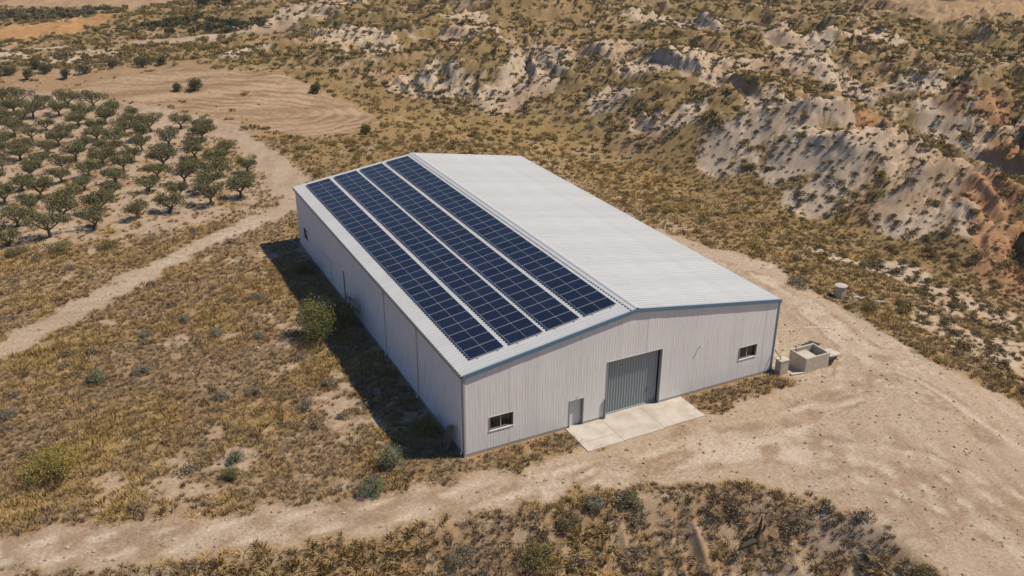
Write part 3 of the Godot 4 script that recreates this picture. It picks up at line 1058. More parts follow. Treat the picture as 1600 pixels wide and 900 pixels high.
# ---------------------------------------------------------------- solar panels
func make_solar() -> void:
	var dir := Vector3(W * 0.5, RIDGE - EAVE, 0).normalized()
	var up := Vector3(-dir.y, dir.x, 0)
	var strips := [[1.02, 3.38], [3.84, 6.20], [6.58, 8.94], [9.40, 11.76]]
	var labels := ["strip of dark blue solar panels along the left roof eave", "dark blue solar panel strip second from the left roof eave", "dark blue solar panel strip second from the roof ridge", "strip of dark blue solar panels next to the roof ridge"]
	var n := 34
	var z0 := -1.15
	var pitch := (40.55 - 1.15) / n
	var wide := 2.36
	var deep := pitch - 0.014
	# one module: glass, aluminium frame, pale centre line
	var glass := newst()
	for half in 2:
		var a := 0.016 if half == 0 else wide * 0.5 + 0.008
		var b := wide * 0.5 - 0.008 if half == 0 else wide - 0.016
		var p := [Vector3(a, 0.034, -0.016), Vector3(a, 0.034, -deep + 0.016), Vector3(b, 0.034, -deep + 0.016), Vector3(b, 0.034, -0.016)]
		var uv := [Vector2(0, 0), Vector2(1, 0), Vector2(1, 0.5), Vector2(0, 0.5)]
		for i: int in [0, 1, 2, 0, 2, 3]:
			glass.set_normal(Vector3.UP)
			glass.set_uv(uv[i] + Vector2(0, 0.5 * half))
			glass.add_vertex(p[i])
	var glass_mesh := glass.commit()
	var fr := newst()
	box(fr, 0, wide, 0.0, 0.04, -0.016, 0.0)
	box(fr, 0, wide, 0.0, 0.04, -deep, -deep + 0.016)
	box(fr, 0, 0.016, 0.0, 0.04, -deep + 0.016, -0.016)
	box(fr, wide - 0.016, wide, 0.0, 0.04, -deep + 0.016, -0.016)
	var frame_mesh := fr.commit()
	var cs := newst()
	box(cs, wide * 0.5 - 0.008, wide * 0.5 + 0.008, 0.02, 0.036, -deep + 0.016, -0.016)
	var centre_mesh := cs.commit()
	for s in 4:
		var origin: Vector3 = Vector3(0, EAVE, 0) + dir * strips[s][0] + up * 0.085
		var t := thing("solar_array", labels[s], "solar array", origin, 0.0, "solar panel strips on the warehouse roof")
		t.basis = Basis(dir, up, Vector3(0, 0, 1))
		for k in n:
			var g := inst("solar_panel", glass_mesh, mats["solar_glass%d" % [1, 0, 2, 1, 1, 2, 0][(k * 3 + s * 5) % 7]], t)
			g.position = Vector3(0, 0.002 * ((k + s) % 2), z0 - k * pitch)
			inst("panel_frame", frame_mesh, mats.panel_edge, g)
			inst("centre_strip", centre_mesh, mats.panel_edge, g)
		for x: float in [0.45, wide - 0.5]:
			var r := newst()
			box(r, x, x + 0.05, -0.072, -0.002, z0 - n * pitch - 0.08, z0 + 0.1)
			part("mounting_rail", r, mats.aluminium, t)

# ---------------------------------------------------------------- things in the yard
func make_yard_things() -> void:
	var st: SurfaceTool
	# open concrete water tank
	var t := thing("water_tank", "open square concrete water tank beside the warehouse corner", "tank", Vector3(27.0, 0, -0.35))
	var tw := 2.3
	var td := 1.75
	var th := 1.2
	st = newst()
	box(st, 0, 0.12, -0.2, th, 0, td)
	box(st, tw - 0.12, tw, -0.2, th, 0, td)
	box(st, 0.122, tw - 0.122, -0.2, th - 0.002, 0, 0.12)
	box(st, 0.122, tw - 0.122, -0.2, th - 0.002, td - 0.12, td)
	part("tank_wall", st, mats.tank_concrete, t)
	st = newst()
	box(st, 0.121, tw - 0.121, -0.2, 0.3, 0.121, td - 0.121)
	part("tank_floor", st, mats.tank_concrete, t)
	st = newst()
	box(st, 0.125, 1.25, th - 0.22, th - 0.14, 0.35, td - 0.125)
	part("cover_slab", st, mats.concrete, t)
	st = newst()
	tube(st, [Vector3(0.35, 0.3, 0.24), Vector3(0.35, th + 0.12, 0.24), Vector3(0.30, th + 0.30, 0.24), Vector3(0.12, th + 0.34, 0.22)], [0.035, 0.035, 0.035, 0.03], 6)
	tube(st, [Vector3(0.42, th + 0.26, 0.24), Vector3(0.28, th + 0.24, 0.24)], [0.06, 0.06], 6)
	part("inlet_pipe", st, mats.rust, t)
	# meter pillar
	t = thing("meter_pillar", "short concrete meter pillar between warehouse corner and water tank", "pillar", Vector3(25.55, 0, 0.55))
	st = newst()
	box(st, -0.45, 0.3, -0.2, 1.1, -0.3, 0.3)
	part("shaft", st, mats.tank_concrete, t)
	st = newst()
	box(st, -0.48, 0.33, 1.1, 1.17, -0.33, 0.33)
	part("cap", st, mats.concrete, t)
	st = newst()
	tube(st, [Vector3(-0.25, 1.17, 0), Vector3(-0.3, 1.4, -0.05), Vector3(-0.45, 1.55, -0.15), Vector3(-0.58, 1.9, -0.4)], [0.035, 0.035, 0.03, 0.03], 6)
	part("conduit", st, mats.black_sheet, t)
	# kerb-like footing strip on the ground from pillar to tank
	t = thing("footing_strip", "low broken concrete strip on the ground before the water tank", "concrete", Vector3(25.9, 0, 1.05))
	st = newst()
	brick(st, Vector3(0, -0.1, 0), Vector3(1.15, 0, 0.22), Vector3(0, 0.22, 0), Vector3(-0.04, 0, 0.22))
	part("strip", st, mats.concrete, t)
	# broken slab lying on a tyre
	t = thing("old_tyre", "worn black tyre lying against the water tank", "tyre", Vector3(29.75, 0.0, 1.25), 0.4)
	st = newst()
	var ring := []
	for k in 17:
		var a := TAU * k / 16.0
		ring.append(Vector3(cos(a) * 0.26, 0.32 + sin(a) * 0.26, 0))
	var rad := []
	for k in 17: rad.append(0.085)
	tube(st, ring, rad, 8)
	part("tread", st, mats.rubber, t)
	t = thing("broken_slab", "tilted broken pale slab propped beside the tyre", "slab", Vector3(30.0, 0.0, 0.35), 0.12)
	st = newst()
	brick(st, Vector3(-0.25, 0.42, -0.55), Vector3(1.35, -0.12, 0.05), Vector3(0.0, 0.09, 0), Vector3(0.05, 0.02, 1.15))
	part("plate", st, mats.concrete, t)
	st = newst()
	box(st, -0.15, 0.15, -0.1, 0.41, -0.4, -0.1)
	box(st, 0.7, 0.95, -0.1, 0.33, 0.1, 0.4)
	part("support_block", st, mats.stone, t)
	t = thing("roofing_sheet", "bent dark roofing sheet lying behind the water tank", "metal sheet", Vector3(30.1, 0, -1.3), 0.2)
	st = newst()
	for k in 6:
		var x := -0.6 + k * 0.22
		brick(st, Vector3(x, 0.30 + 0.10 * (k % 2), -0.5), Vector3(0.22, 0.10 - 0.20 * (k % 2), 0), Vector3(0, 0.02, 0), Vector3(0.05, 0.12, 1.0))
	part("sheet", st, mats.black_sheet, t)
	st = newst()
	box(st, -0.4, -0.15, -0.1, 0.31, -0.3, 0.2)
	box(st, 0.2, 0.45, -0.1, 0.31, -0.3, 0.2)
	part("support_block", st, mats.stone, t)
	# bent white pipe left on the yard
	t = thing("plastic_pipe", "bent white plastic pipe lying on the bare yard", "pipe", ground_at(33.6, -3.9))
	st = newst()
	tube(st, [Vector3(-1.3, 0.04, -0.5), Vector3(0.4, 0.04, 0.35), Vector3(0.75, 0.05, 0.5), Vector3(0.85, 0.04, 0.1)], [0.035, 0.035, 0.035, 0.035], 6)
	part("pipe", st, mats.white_trim, t)
	# concrete pads beside the far wall
	for e: Array in [[25.2, 28.2, -10.6, -7.2, "larger cracked concrete pad against the warehouse right wall"], [26.4, 28.8, -14.4, -11.6, "smaller concrete pad farther along the warehouse right wall"]]:
		t = thing("concrete_pad", e[4], "concrete", Vector3(e[0], 0, e[2]))
		st = newst()
		box(st, 0, e[1] - e[0], -0.2, 0.08, 0, e[3] - e[2])
		part("slab", st, mats.concrete, t)
	# well head with lid at the edge of the yard
	var wp := ground_at(40.9, -8.9)
	t = thing("well_head", "pale round well head with flat lid at the yard edge", "well", wp)
	st = newst()
	tube(st, [Vector3(0, -0.4, 0), Vector3(0, 1.1, 0)], [0.52, 0.50], 8)
	part("ring", st, mats.tank_concrete, t)
	st = newst()
	tube(st, [Vector3(0, 1.1, 0), Vector3(0, 1.17, 0)], [0.58, 0.58], 8)
	part("lid", st, mats.concrete, t)
	for k in 5:
		var bp := ground_at(42.3 + k * 0.52, -8.2 + k * 0.28)
		t = thing("hollow_block", "pale hollow concrete block in the row beside the well head", "block", bp, -0.5 + 0.13 * ((k * 3) % 4), "hollow blocks lying by the well head")
		st = newst()
		for x: float in [-0.25, -0.02, 0.21]:
			box(st, x, x + 0.04, -0.1, 0.2, -0.13, 0.13)
		box(st, -0.209, 0.209, -0.1, 0.198, -0.13, -0.09)
		box(st, -0.209, 0.209, -0.1, 0.198, 0.09, 0.13)
		part("block", st, mats.white_trim, t)
	# boards leaning on the side wall near its front corner
	for k in 3:
		t = thing("leaning_board", ["widest weathered board leaning on the shaded side wall", "narrow weathered board leaning on the shaded side wall", "short weathered board leaning on the shaded side wall"][k], "board", Vector3(-0.75, 0, -1.15 - k * 0.34), 0.06 * k, "boards leaning on the side wall")
		st = newst()
		var hgt_: float = [1.75, 1.55, 1.3][k]
		brick(st, Vector3(0, 0.0, -0.15), Vector3(0.5, hgt_, 0) * 1.0, Vector3(-0.04, 0.012, 0), Vector3(0, 0, [0.32, 0.2, 0.26][k]))
		part("plank", st, mats.old_wood, t)
	# thin post by the front track
	t = thing("fence_post", "thin dark leaning post at the edge of the front track", "post", ground_at(-15.9, 3.6))
	st = newst()
	tube(st, [Vector3(0, -0.3, 0), Vector3(-0.03, 0.5, 0.02), Vector3(-0.08, 1.15, 0.03)], [0.045, 0.042, 0.036], 7)
	part("stake", st, mats.burnt_wood, t)
	# burnt stump on the bank
	t = thing("burnt_stump", "forked burnt stump standing on the bank below the track", "stump", ground_at(12.8, 13.0))
	st = newst()
	tube(st, [Vector3(-1.2, 0.1, 0.1), Vector3(-0.6, 0.12, 0.05), Vector3(-0.1, 0.15, 0), Vector3(0.1, 0.6, 0), Vector3(0.18, 1.2, -0.02), Vector3(0.22, 1.75, -0.05)], [0.10, 0.17, 0.2, 0.13, 0.08, 0.03], 7)
	tube(st, [Vector3(0.0, 0.2, 0), Vector3(0.1, -0.4, 0.1)], [0.18, 0.22], 7)
	part("trunk", st, mats.burnt_wood, t)
	st = newst()
	tube(st, [Vector3(0.08, 0.45, 0), Vector3(0.38, 0.7, 0.05), Vector3(0.46, 1.15, 0.05)], [0.09, 0.07, 0.03], 6)
	part("branch", st, mats.burnt_wood, t)

# ---------------------------------------------------------------- plants
# a leafy mass: small leaf faces spread through clumps; colours vary from leaf to leaf
func foliage(clumps: Array, per: int, size: float, c1: Color, c2: Color, up_bias := 0.0) -> ArrayMesh:
	var vp := PackedVector3Array()
	var vn := PackedVector3Array()
	var vc := PackedColorArray()
	for cl: Array in clumps:
		var o: Vector3 = cl[0]
		var r: Vector3 = cl[1]
		var tone := rng.randf()
		for k in per:
			var d := Vector3(rng.randfn(), rng.randfn(), rng.randfn()).normalized()
			var p := o + d * r * (0.45 + 0.6 * sqrt(rng.randf()))
			var n := (d + Vector3(rng.randfn(), rng.randfn() + up_bias, rng.randfn()) * 0.7).normalized()
			var u := n.cross(Vector3(rng.randfn(), rng.randfn(), rng.randfn())).normalized()
			var w := n.cross(u)
			var s := size * rng.randf_range(0.6, 1.35)
			var c := c1.lerp(c2, clampf(0.5 * tone + 0.5 * rng.randf(), 0.0, 1.0))
			for q: Vector3 in [p - u * s - w * s * 0.35, p + w * s * 0.45, p + u * s - w * s * 0.35, p - u * s * 0.6 - w * s * 0.3, p + u * s * 0.5 - w * s * 0.3, p - w * s * 0.9]:
				vp.append(q)
				vn.append(n)
				vc.append(c)
	var arr := []
	arr.resize(Mesh.ARRAY_MAX)
	arr[Mesh.ARRAY_VERTEX] = vp
	arr[Mesh.ARRAY_NORMAL] = vn
	arr[Mesh.ARRAY_COLOR] = vc
	var m := ArrayMesh.new()
	m.add_surface_from_arrays(Mesh.PRIMITIVE_TRIANGLES, arr)
	return m

# upright or arching blades from one root
func blades(n: int, spread_: float, height: float, width: float, c1: Color, c2: Color) -> ArrayMesh:
	var vp := PackedVector3Array()
	var vn := PackedVector3Array()
	var vc := PackedColorArray()
	for k in n:
		var a := rng.randf() * TAU
		var lean := sqrt(rng.randf()) * spread_
		var h := height * rng.randf_range(0.55, 1.1)
		var root := Vector3(cos(a), 0, sin(a)) * lean * 0.45
		var tip := root + Vector3(cos(a + rng.randfn() * 0.5), 0, sin(a + rng.randfn() * 0.5)) * lean * 0.9 + Vector3(0, h * (1.0 - 0.4 * lean / spread_), 0)
		var sd := Vector3(-sin(a), 0, cos(a)).rotated(Vector3.UP, rng.randfn()) * width * rng.randf_range(0.6, 1.3)
		var c := c1.lerp(c2, rng.randf())
		var n_ := (tip - root).cross(sd).normalized()
		if n_.y < 0.0: n_ = -n_
		for q: Vector3 in [root - sd, tip, root + sd]:
			vp.append(q + Vector3(0, -0.02, 0) if q != tip else q)
			vn.append(n_)
			vc.append(c)
	var arr := []
	arr.resize(Mesh.ARRAY_MAX)
	arr[Mesh.ARRAY_VERTEX] = vp
	arr[Mesh.ARRAY_NORMAL] = vn
	arr[Mesh.ARRAY_COLOR] = vc
	var m := ArrayMesh.new()
	m.add_surface_from_arrays(Mesh.PRIMITIVE_TRIANGLES, arr)
	return m

func dome_clumps(n: int, r: float, h: float) -> Array:
	var res := []
	for k in n:
		var a := rng.randf() * TAU
		var q := sqrt(rng.randf()) * r * 0.72
		var top := h * (1.0 - 0.55 * (q / r) * (q / r))
		res.append([Vector3(cos(a) * q, top * rng.randf_range(0.35, 0.72), sin(a) * q), Vector3(r * 0.38, h * 0.30, r * 0.38) * rng.randf_range(0.75, 1.2)])
	return res

func olive(kind: int) -> Array:
	rng.seed = 900 + kind
	var st := newst()
	var clumps := []
	var fork := Vector3(rng.randf_range(-0.12, 0.12), rng.randf_range(0.5, 0.8), rng.randf_range(-0.12, 0.12))
	tube(st, [Vector3(0, -0.15, 0), Vector3(0.02, 0.15, 0), fork], [0.22, 0.15, 0.12], 8)
	var n := 4 + kind % 2
	for k in n:
		var a := TAU * k / n + rng.randf_range(-0.35, 0.35)
		var out := rng.randf_range(0.75, 1.25)
		var e := fork + Vector3(cos(a) * out, rng.randf_range(0.75, 1.35), sin(a) * out)
		var mid := fork.lerp(e, 0.5) + Vector3(cos(a), -0.3, sin(a)) * 0.12
		tube(st, [fork, mid, e], [0.09, 0.06, 0.025], 6)
		clumps.append([e, Vector3(0.68, 0.58, 0.68) * rng.randf_range(0.85, 1.2)])
		for q in 2:
			var e2 := e + Vector3(rng.randf_range(-0.55, 0.55), rng.randf_range(-0.35, 0.4), rng.randf_range(-0.55, 0.55))
			tube(st, [mid, e2], [0.04, 0.015], 5)
			clumps.append([e2, Vector3(0.52, 0.46, 0.52) * rng.randf_range(0.8, 1.2)])
	clumps.append([fork + Vector3(0, 1.3, 0), Vector3(0.75, 0.6, 0.75)])
	clumps.append([fork + Vector3(0.1, 0.8, -0.1), Vector3(0.8, 0.4, 0.8)])
	return [st.commit(), foliage(clumps, 170, 0.08, Color(0.074, 0.077, 0.034), Color(0.175, 0.163, 0.082))]

func make_olives() -> void:
	var kinds := []
	for k in 9:
		var m := olive(k)
		var t := thing("olive_tree", "grey-green olive tree standing in the planted grove rows", "olive tree", Vector3.ZERO, 0.0, "olive trees planted in rows beside the track")
		inst("trunk", m[0], mats.bark, t)
		inst("crown", m[1], mats.leaf, t)
		kinds.append(t)
	rng.seed = 77
	var used := {}
	var r := 0
	# rows run along one line of the grove, trees about four and a half metres apart
	var along := Vector2(0.985, -0.17)
	var across := Vector2(-0.17, -0.985)
	var start := Vector2(-2.0, -58.2)
	while r < 16:
		for k in range(-13, 3):
			var p := start + across * (r * 4.5) + along * (k * 4.1 + (1.9 if r % 2 else 0.0))
			p += Vector2(rng.randf_range(-0.55, 0.55), rng.randf_range(-0.6, 0.6))
			var skip := rng.randf() < 0.04
			var q := Vector2(p.x + 1.2, p.y)
			if p.x < -46.0 or skip or not Geometry2D.is_point_in_polygon(q, poly_grove):
				continue
			at(p.x, p.y)
			if val(g_road) < 1.3:
				continue
			var kind := rng.randi() % 9
			var t: Node3D = kinds[kind]
			if used.has(kind):
				t = kinds[kind].duplicate()
				t.name = numbered("olive_tree")
				add_child(t)
			used[kind] = true
			t.position = ground_at(p.x, p.y)
			t.rotation.y = rng.randf() * TAU
			t.set_meta("label", "grey-green olive tree in the %s grove row from the lower dirt track" % ["first", "second", "third", "fourth", "fifth", "sixth", "seventh", "eighth", "ninth", "tenth", "eleventh", "twelfth", "thirteenth", "fourteenth", "fifteenth", "sixteenth"][r])
			var s := rng.randf_range(0.76, 1.12)
			t.scale = Vector3(s * rng.randf_range(0.95, 1.15), s * rng.randf_range(0.88, 1.08), s * rng.randf_range(0.95, 1.15))
		r += 1

func bush(called: String, label: String, x: float, z: float, r: float, h: float, c1: Color, c2: Color, per := 60, leafy := 0.06, group := "") -> void:
	var t := thing(called, label, "bush" if called != "round_tree" else "tree", ground_at(x, z), 0.0, group)
	var st := newst()
	for k in 6:
		var a := TAU * k / 6.0 + rng.randf()
		tube(st, [Vector3(0, -0.12, 0), Vector3(cos(a) * r * 0.3, h * 0.4, sin(a) * r * 0.3), Vector3(cos(a) * r * 0.6, h * 0.75, sin(a) * r * 0.6)], [0.035 * h + 0.01, 0.02 * h + 0.006, 0.008], 5)
	part("trunk" if called == "round_tree" else "stems", st, mats.bark, t)
	inst("crown" if called == "round_tree" else "foliage", foliage(dome_clumps(int(10 + r * 7), r, h), int(per * 1.6), leafy * 0.72, c1, c2), mats.leaf, t)

func make_trees_and_bushes() -> void:
	rng.seed = 4242
	var gy := Color(0.16, 0.15, 0.115)
	var gy2 := Color(0.25, 0.235, 0.18)
	var gg := Color(0.085, 0.105, 0.06)
	var gg2 := Color(0.20, 0.215, 0.135)
	bush("broom_bush", "big yellow-green broom bush in the dry grass field", -23.2, -9.2, 2.1, 2.2, Color(0.13, 0.115, 0.035), Color(0.34, 0.27, 0.07), 110, 0.075)
	bush("wall_bush", "tall green bush in sun at the edge of the warehouse shadow", -4.1, -20.0, 2.35, 3.7, Color(0.075, 0.085, 0.028), Color(0.20, 0.19, 0.065), 170, 0.085)
	bush("wall_bush", "dark bush wholly in shade against the warehouse side wall", -1.6, -21.4, 1.6, 3.0, Color(0.075, 0.085, 0.028), Color(0.20, 0.19, 0.065), 100, 0.075)
	bush("wall_bush", "low shaded bush at the wall foot near the leaning boards", -1.4, -3.7, 1.15, 1.6, Color(0.075, 0.085, 0.028), Color(0.20, 0.19, 0.065), 80, 0.06)
	bush("wall_bush", "shaded bush by the far end of the warehouse side wall", -1.7, -33.5, 1.25, 1.5, Color(0.075, 0.085, 0.028), Color(0.20, 0.19, 0.065), 80, 0.07)
	bush("grey_bush", "grey-green bush between front track and warehouse corner, the farther of two", -4.5, -0.9, 1.2, 1.6, gg, gg2, 110, 0.055)
	bush("grey_bush", "grey-green bush at the very edge of the front track", -6.4, 0.9, 1.0, 1.3, gg, gg2, 110, 0.055)
	bush("grey_bush", "lone round grey-green bush amid the dry grass field", -20.3, -20.6, 0.85, 1.0, gg, gg2, 100, 0.055)
	bush("grey_bush", "upper of two touching green bushes in the dry grass", -13.1, -5.8, 0.62, 0.9, gg, gg2, 90, 0.05)
	bush("grey_bush", "lower of two touching green bushes in the dry grass", -13.8, -4.3, 0.62, 0.85, Color(0.10, 0.105, 0.045), Color(0.22, 0.20, 0.085), 90, 0.05)
	for e: Array in [[-26, -18], [-13.1, -27.8], [-16.2, -26.6], [-10.4, -13.8], [-12.6, -14.2], [-17.2, -20.2], [-8.2, -22.5], [-11.2, -24.4], [-5.2, -12.5], [-7.4, -10.2], [-6.6, -29.5]]:
		bush("dry_shrub", "low round grey dry shrub in the grass field left of the warehouse", e[0], e[1], rng.randf_range(0.55, 0.8), rng.randf_range(0.55, 0.8), gy, gy2, 60, 0.05, "grey dry shrubs in the grass field")
	bush("bank_bush", "large olive-green bush on the bank below the front track", 0.5, 9.0, 1.4, 1.6, Color(0.095, 0.09, 0.035), Color(0.22, 0.19, 0.075), 110, 0.06)
	bush("bank_bush", "grey brush at the top of the bank beside the track", 4.9, 7.7, 0.7, 0.8, gy, gy2, 80, 0.05)
	bush("bank_bush", "olive bush at the foot of the yard bank", 18.0, 20.4, 0.75, 0.8, Color(0.095, 0.09, 0.04), Color(0.21, 0.18, 0.08), 80, 0.055)
	bush("yard_bush", "broad grey bush behind the well head at the yard edge", 38.6, -11.4, 1.25, 1.05, gy, Color(0.22, 0.19, 0.11), 80, 0.06)
	bush("yard_bush", "olive bush beside the hollow blocks at the yard edge", 41.2, -5.6, 0.95, 0.85, Color(0.10, 0.09, 0.04), Color(0.21, 0.17, 0.075), 70, 0.06)
	bush("yard_bush", "green bush on the slope beyond the well head", 53.5, -17.5, 0.9, 1.1, gg, gg2, 70, 0.06)
	bush("bank_bush", "dense grey-brown brush left of the large bank bush", -3.4, 7.4, 1.0, 1.0, gy, Color(0.24, 0.2, 0.13), 90, 0.05)
	bush("bank_bush", "low brown brush right of the large bank bush", 3.0, 8.0, 0.95, 0.9, Color(0.14, 0.115, 0.07), Color(0.24, 0.19, 0.11), 90, 0.05)
	bush("bank_bush", "spiky grey-green brush at the bank top before the apron", 6.9, 8.5, 0.8, 1.0, gg, Color(0.24, 0.21, 0.12), 90, 0.05)
	for e: Array in [[-25.4, -50.5, 1.2, "leftmost green scrub bush along the front of the grove"], [-21.8, -49.6, 1.5, "wide green scrub bush along the front of the grove"], [-17.4, -48.6, 1.25, "green scrub bush where grove front meets the lower track"]]:
		bush("grove_bush", e[3], e[0], e[1], e[2], 1.0, Color(0.11, 0.10, 0.045), Color(0.23, 0.195, 0.09), 70, 0.07)
	var dg := Color(0.045, 0.055, 0.028)
	var dg2 := Color(0.115, 0.12, 0.06)
	bush("round_tree", "larger of two dark round trees far on the plain", 20.6, -224.0, 2.6, 4.6, dg, dg2, 60, 0.22)
	bush("round_tree", "smaller of two dark round trees far on the plain", 26.6, -222.0, 1.8, 3.8, dg, dg2, 60, 0.2)
	bush("round_tree", "larger of two trees standing in the fallow field", 1.4, -117.3, 1.5, 2.4, dg, dg2, 70, 0.13)
	bush("round_tree", "smaller of two trees standing in the fallow field", -1.2, -117.6, 0.85, 1.8, dg, dg2, 60, 0.11)
	bush("round_tree", "dark tree at the right end of the fallow field", 20.7, -110.6, 1.4, 2.2, dg, dg2, 70, 0.13)
	bush("round_tree", "small tree where fallow field meets the scrub slope", 19.1, -78.6, 1.0, 1.7, dg, dg2, 60, 0.1)
	for e: Array in [[-26.5, -142.5], [-23.9, -137.5], [-20.8, -142], [-17.7, -137], [-14.5, -139], [-9.6, -141], [-22.2, -148.3], [-4.5, -139], [-29, -140], [-1, -140.5]]:
		bush("round_tree", "dark round tree in the loose row behind the fallow field", e[0], e[1], rng.randf_range(1.0, 1.7), rng.randf_range(1.7, 2.6), dg, dg2, 45, 0.14, "trees behind the fallow field")

# ---------------------------------------------------------------- ground cover that nobody could count
func scatter_node(called: String, label: String, mesh: Mesh, xf: Array, cs: PackedColorArray) -> void:
	var mm := MultiMesh.new()
	mm.transform_format = MultiMesh.TRANSFORM_3D
	mm.use_colors = true
	mm.mesh = mesh
	mm.instance_count = xf.size()
	for i in xf.size():
		mm.set_instance_transform(i, xf[i])
		mm.set_instance_color(i, cs[i])
	var o := MultiMeshInstance3D.new()
	o.name = numbered(called)
	o.multimesh = mm
	o.material_override = mats.leaf
	add_child(o)
	tag(o, label, "stones" if called == "loose_stones" else "plants", "", "stuff")

func make_scatter() -> void:
	rng.seed = 99
	var white := Color(1, 1, 1)
	var pale := Color(0.72, 0.72, 0.72)
	var grass := [blades(46, 0.34, 0.36, 0.022, pale, white), blades(50, 0.46, 0.25, 0.024, pale, white), blades(40, 0.26, 0.48, 0.02, pale, white)]
	var shrub := [foliage(dome_clumps(9, 0.5, 0.55), 42, 0.05, pale, white), foliage(dome_clumps(11, 0.6, 0.42), 36, 0.05, pale, white)]
	var far := [foliage(dome_clumps(7, 0.5, 0.6), 20, 0.085, pale, white), foliage(dome_clumps(8, 0.58, 0.45), 18, 0.085, pale, white)]
	var gx := [[], [], []]
	var gc := [PackedColorArray(), PackedColorArray(), PackedColorArray()]
	var sx := [[], [], [], []]
	var sc := [PackedColorArray(), PackedColorArray(), PackedColorArray(), PackedColorArray()]
	var o := Vector2(CAM.x, CAM.z)
	var golds := [Color(0.45, 0.31, 0.145), Color(0.40, 0.275, 0.145), Color(0.33, 0.245, 0.155), Color(0.52, 0.37, 0.155), Color(0.29, 0.22, 0.15)]
	var v := 31.0
	while v < 125.0:
		var step := 0.26 + maxf(0.0, v - 60.0) * 0.004
		var l := -(0.53 * v + 12.5)
		while l < 0.53 * v + 12.5:
			var p := o + FWD * (v + rng.randf_range(-0.5, 0.5) * step) + SIDE * (l + rng.randf_range(-0.5, 0.5) * step)
			l += step
			if p.x > -0.3 and p.x < W + 0.3 and p.y < 0.35 and p.y > -LEN - 0.3:
				continue
			look(p.x, p.y)
			if k_grass < 0.02 or rng.randf() > k_grass * (0.85 + 0.7 * nz_b.get_noise_2d(p.x * 0.6, p.y * 0.6 + 30.0)):
				continue
			if p.x > 7.2 and p.x < 16.8 and p.y > -0.1 and p.y < 3.1:
				continue
			var y := hgt(p.x, p.y)
			var patch := nz_a.get_noise_2d(p.x * 0.09 + 20.0, p.y * 0.09)
			var which := rng.randi() % 3
			var c: Color = golds[rng.randi() % 5]
			if val(g_bank) > 0.3: c = c.lerp(Color(0.25, 0.20, 0.14), 0.5)
			c = c.lerp(golds[3] if patch > 0.0 else golds[4], minf(absf(patch) * 1.6, 0.75))
			var s := rng.randf_range(0.6, 1.25) * (0.85 + 0.5 * patch)
			gx[which].append(Transform3D(Basis(Vector3.UP, rng.randf() * TAU).scaled(Vector3(s * 1.15, s, s * 1.15)), Vector3(p.x, y, p.y)))
			gc[which].append(c * rng.randf_range(0.85, 1.15))
		v += step
	v = 31.0
	while v < 520.0:
		var step := 1.05 + maxf(0.0, v - 170.0) * 0.006
		var l := -(0.55 * v + 14.0)
		while l < 0.55 * v + 14.0:
			var p := o + FWD * (v + rng.randf_range(-0.6, 0.6) * step) + SIDE * (l + rng.randf_range(-0.6, 0.6) * step)
			l += step
			if p.x > -1.2 and p.x < W + 1.2 and p.y < 3.5 and p.y > -LEN - 1.0:
				continue
			look(p.x, p.y)
			if k_bush < 0.003 or rng.randf() > k_bush * (1.15 + 0.8 * nz_b.get_noise_2d(p.x * 0.22, p.y * 0.22 + 60.0)):
				continue
			var hill := k_hill
			var marl := k_marl
			var y := hgt(p.x, p.y)
			var c := Color(0.155, 0.125, 0.065)
			var r := rng.randf()
			if hill > 0.5:
				c = Color(0.155, 0.125, 0.055).lerp(Color(0.26, 0.195, 0.085), r)
				if marl > 0.5: c = Color(0.115, 0.10, 0.052).lerp(Color(0.175, 0.14, 0.07), r)
			elif p.x > 30.0 or p.y < -50.0:
				c = Color(0.30, 0.215, 0.08).lerp(Color(0.165, 0.13, 0.07), r * r)
			else:
				c = Color(0.26, 0.195, 0.115).lerp(Color(0.21, 0.18, 0.13), r)
			var s := (0.45 + 1.15 * pow(rng.randf(), 2.2)) * ((0.95 if marl > 0.5 else 1.15) if hill > 0.5 else 0.9) * (1.0 + maxf(0.0, v - 170.0) * 0.002)
			var which := rng.randi() % 2 + (2 if v > 125.0 else 0)
			sx[which].append(Transform3D(Basis(Vector3.UP, rng.randf() * TAU).scaled(Vector3(s * rng.randf_range(0.85, 1.3), s, s * rng.randf_range(0.85, 1.3))), Vector3(p.x, y - 0.04, p.y)))
			sc[which].append(c * rng.randf_range(0.85, 1.15))
		v += step
	# two dark plantations far on the plain
	for e: Array in [[[[-5, -196], [12, -185], [26, -180], [29, -190], [9, -207]], Color(0.065, 0.072, 0.038), "dark green plantation beyond the tan field"], [[[-36, -234], [-3, -238], [2, -247], [-20, -262], [-40, -256]], Color(0.12, 0.11, 0.075), "grey-green plantation at the edge of the plain"]]:
		var poly := make_poly(e[0])
		var px := []
		var pc := PackedColorArray()
		for k in 900:
			var p := Vector2(rng.randf_range(-45, 35), rng.randf_range(-265, -178))
			if not Geometry2D.is_point_in_polygon(p, poly):
				continue
			at(p.x, p.y)
			if val(g_road) < 2.0:
				continue
			var s := rng.randf_range(2.0, 3.4)
			px.append(Transform3D(Basis(Vector3.UP, rng.randf() * TAU).scaled(Vector3(s, s, s)), Vector3(p.x, hgt(p.x, p.y) - 0.1, p.y)))
			pc.append(e[1] * rng.randf_range(0.8, 1.2))
		scatter_node("plantation", e[2], far[0], px, pc)
	# stones on the yard, the bank and the bare ground
	var stx := []
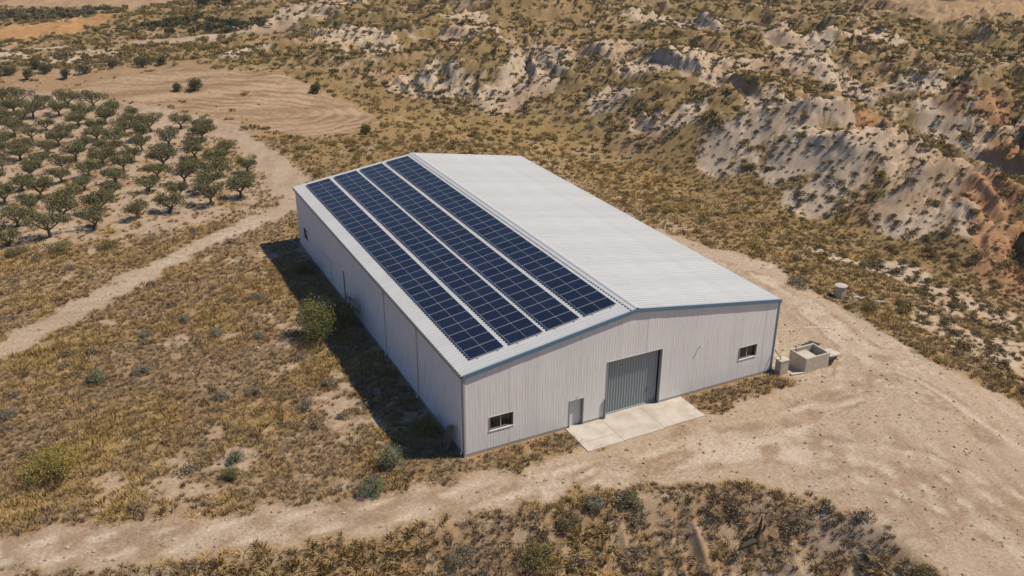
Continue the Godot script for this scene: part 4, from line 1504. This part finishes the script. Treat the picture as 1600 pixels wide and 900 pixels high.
	var stc := PackedColorArray()
	rng.seed = 321
	while stx.size() < 9000:
		v = 33.0 + 75.0 * rng.randf()
		var p := o + FWD * v + SIDE * (rng.randf_range(-1.0, 1.0) * (0.53 * v + 10.0))
		if p.x > -0.5 and p.x < W + 0.5 and p.y < 3.2 and p.y > -LEN - 0.5:
			continue
		look(p.x, p.y)
		at(p.x, p.y)
		if rng.randf() < (0.25 if val(g_road) < -0.6 else 0.7):
			continue
		var s := 0.025 + 0.10 * pow(rng.randf(), 6.0)
		stx.append(Transform3D(Basis.from_euler(Vector3(rng.randf(), rng.randf() * TAU, rng.randf())).scaled(Vector3(s * 1.3, s * 0.8, s)), Vector3(p.x, hgt(p.x, p.y) + s * 0.25, p.y)))
		stc.append(Color(0.40, 0.33, 0.25).lerp(Color(0.26, 0.20, 0.15), rng.randf()))
	var rock := newst()
	var rp := []
	for k in 8:
		rp.append(Vector3(1 if k & 1 else -1, 1 if k & 2 else -1, 1 if k & 4 else -1).normalized() * rng.randf_range(0.8, 1.15))
	for f: Array in [[4, 6, 7, 5], [1, 3, 2, 0], [0, 2, 6, 4], [5, 7, 3, 1], [6, 2, 3, 7], [0, 4, 5, 1]]:
		quad(rock, rp[f[0]], rp[f[1]], rp[f[2]], rp[f[3]])
	scatter_node("loose_stones", "small loose stones strewn over the yard, tracks and bank", rock.commit(), stx, stc)
	print("tufts ", gx[0].size() + gx[1].size() + gx[2].size(), " shrubs ", sx[0].size() + sx[1].size(), " far ", sx[2].size() + sx[3].size())
	var gl := ["medium dry grass tufts spread over the field", "low spreading dry grass tufts spread over the field", "tall thin dry grass tufts spread over the field"]
	for k in 3:
		scatter_node("dry_grass", gl[k], grass[k], gx[k], gc[k])
	var sl := ["upright low scrub bushes near the warehouse and track", "flat low scrub bushes near the warehouse and track", "upright scrub bushes dotted over the far hills", "flat scrub bushes dotted over the far hills"]
	for k in 4:
		scatter_node("scrub", sl[k], shrub[k] if k < 2 else far[k - 2], sx[k], sc[k])
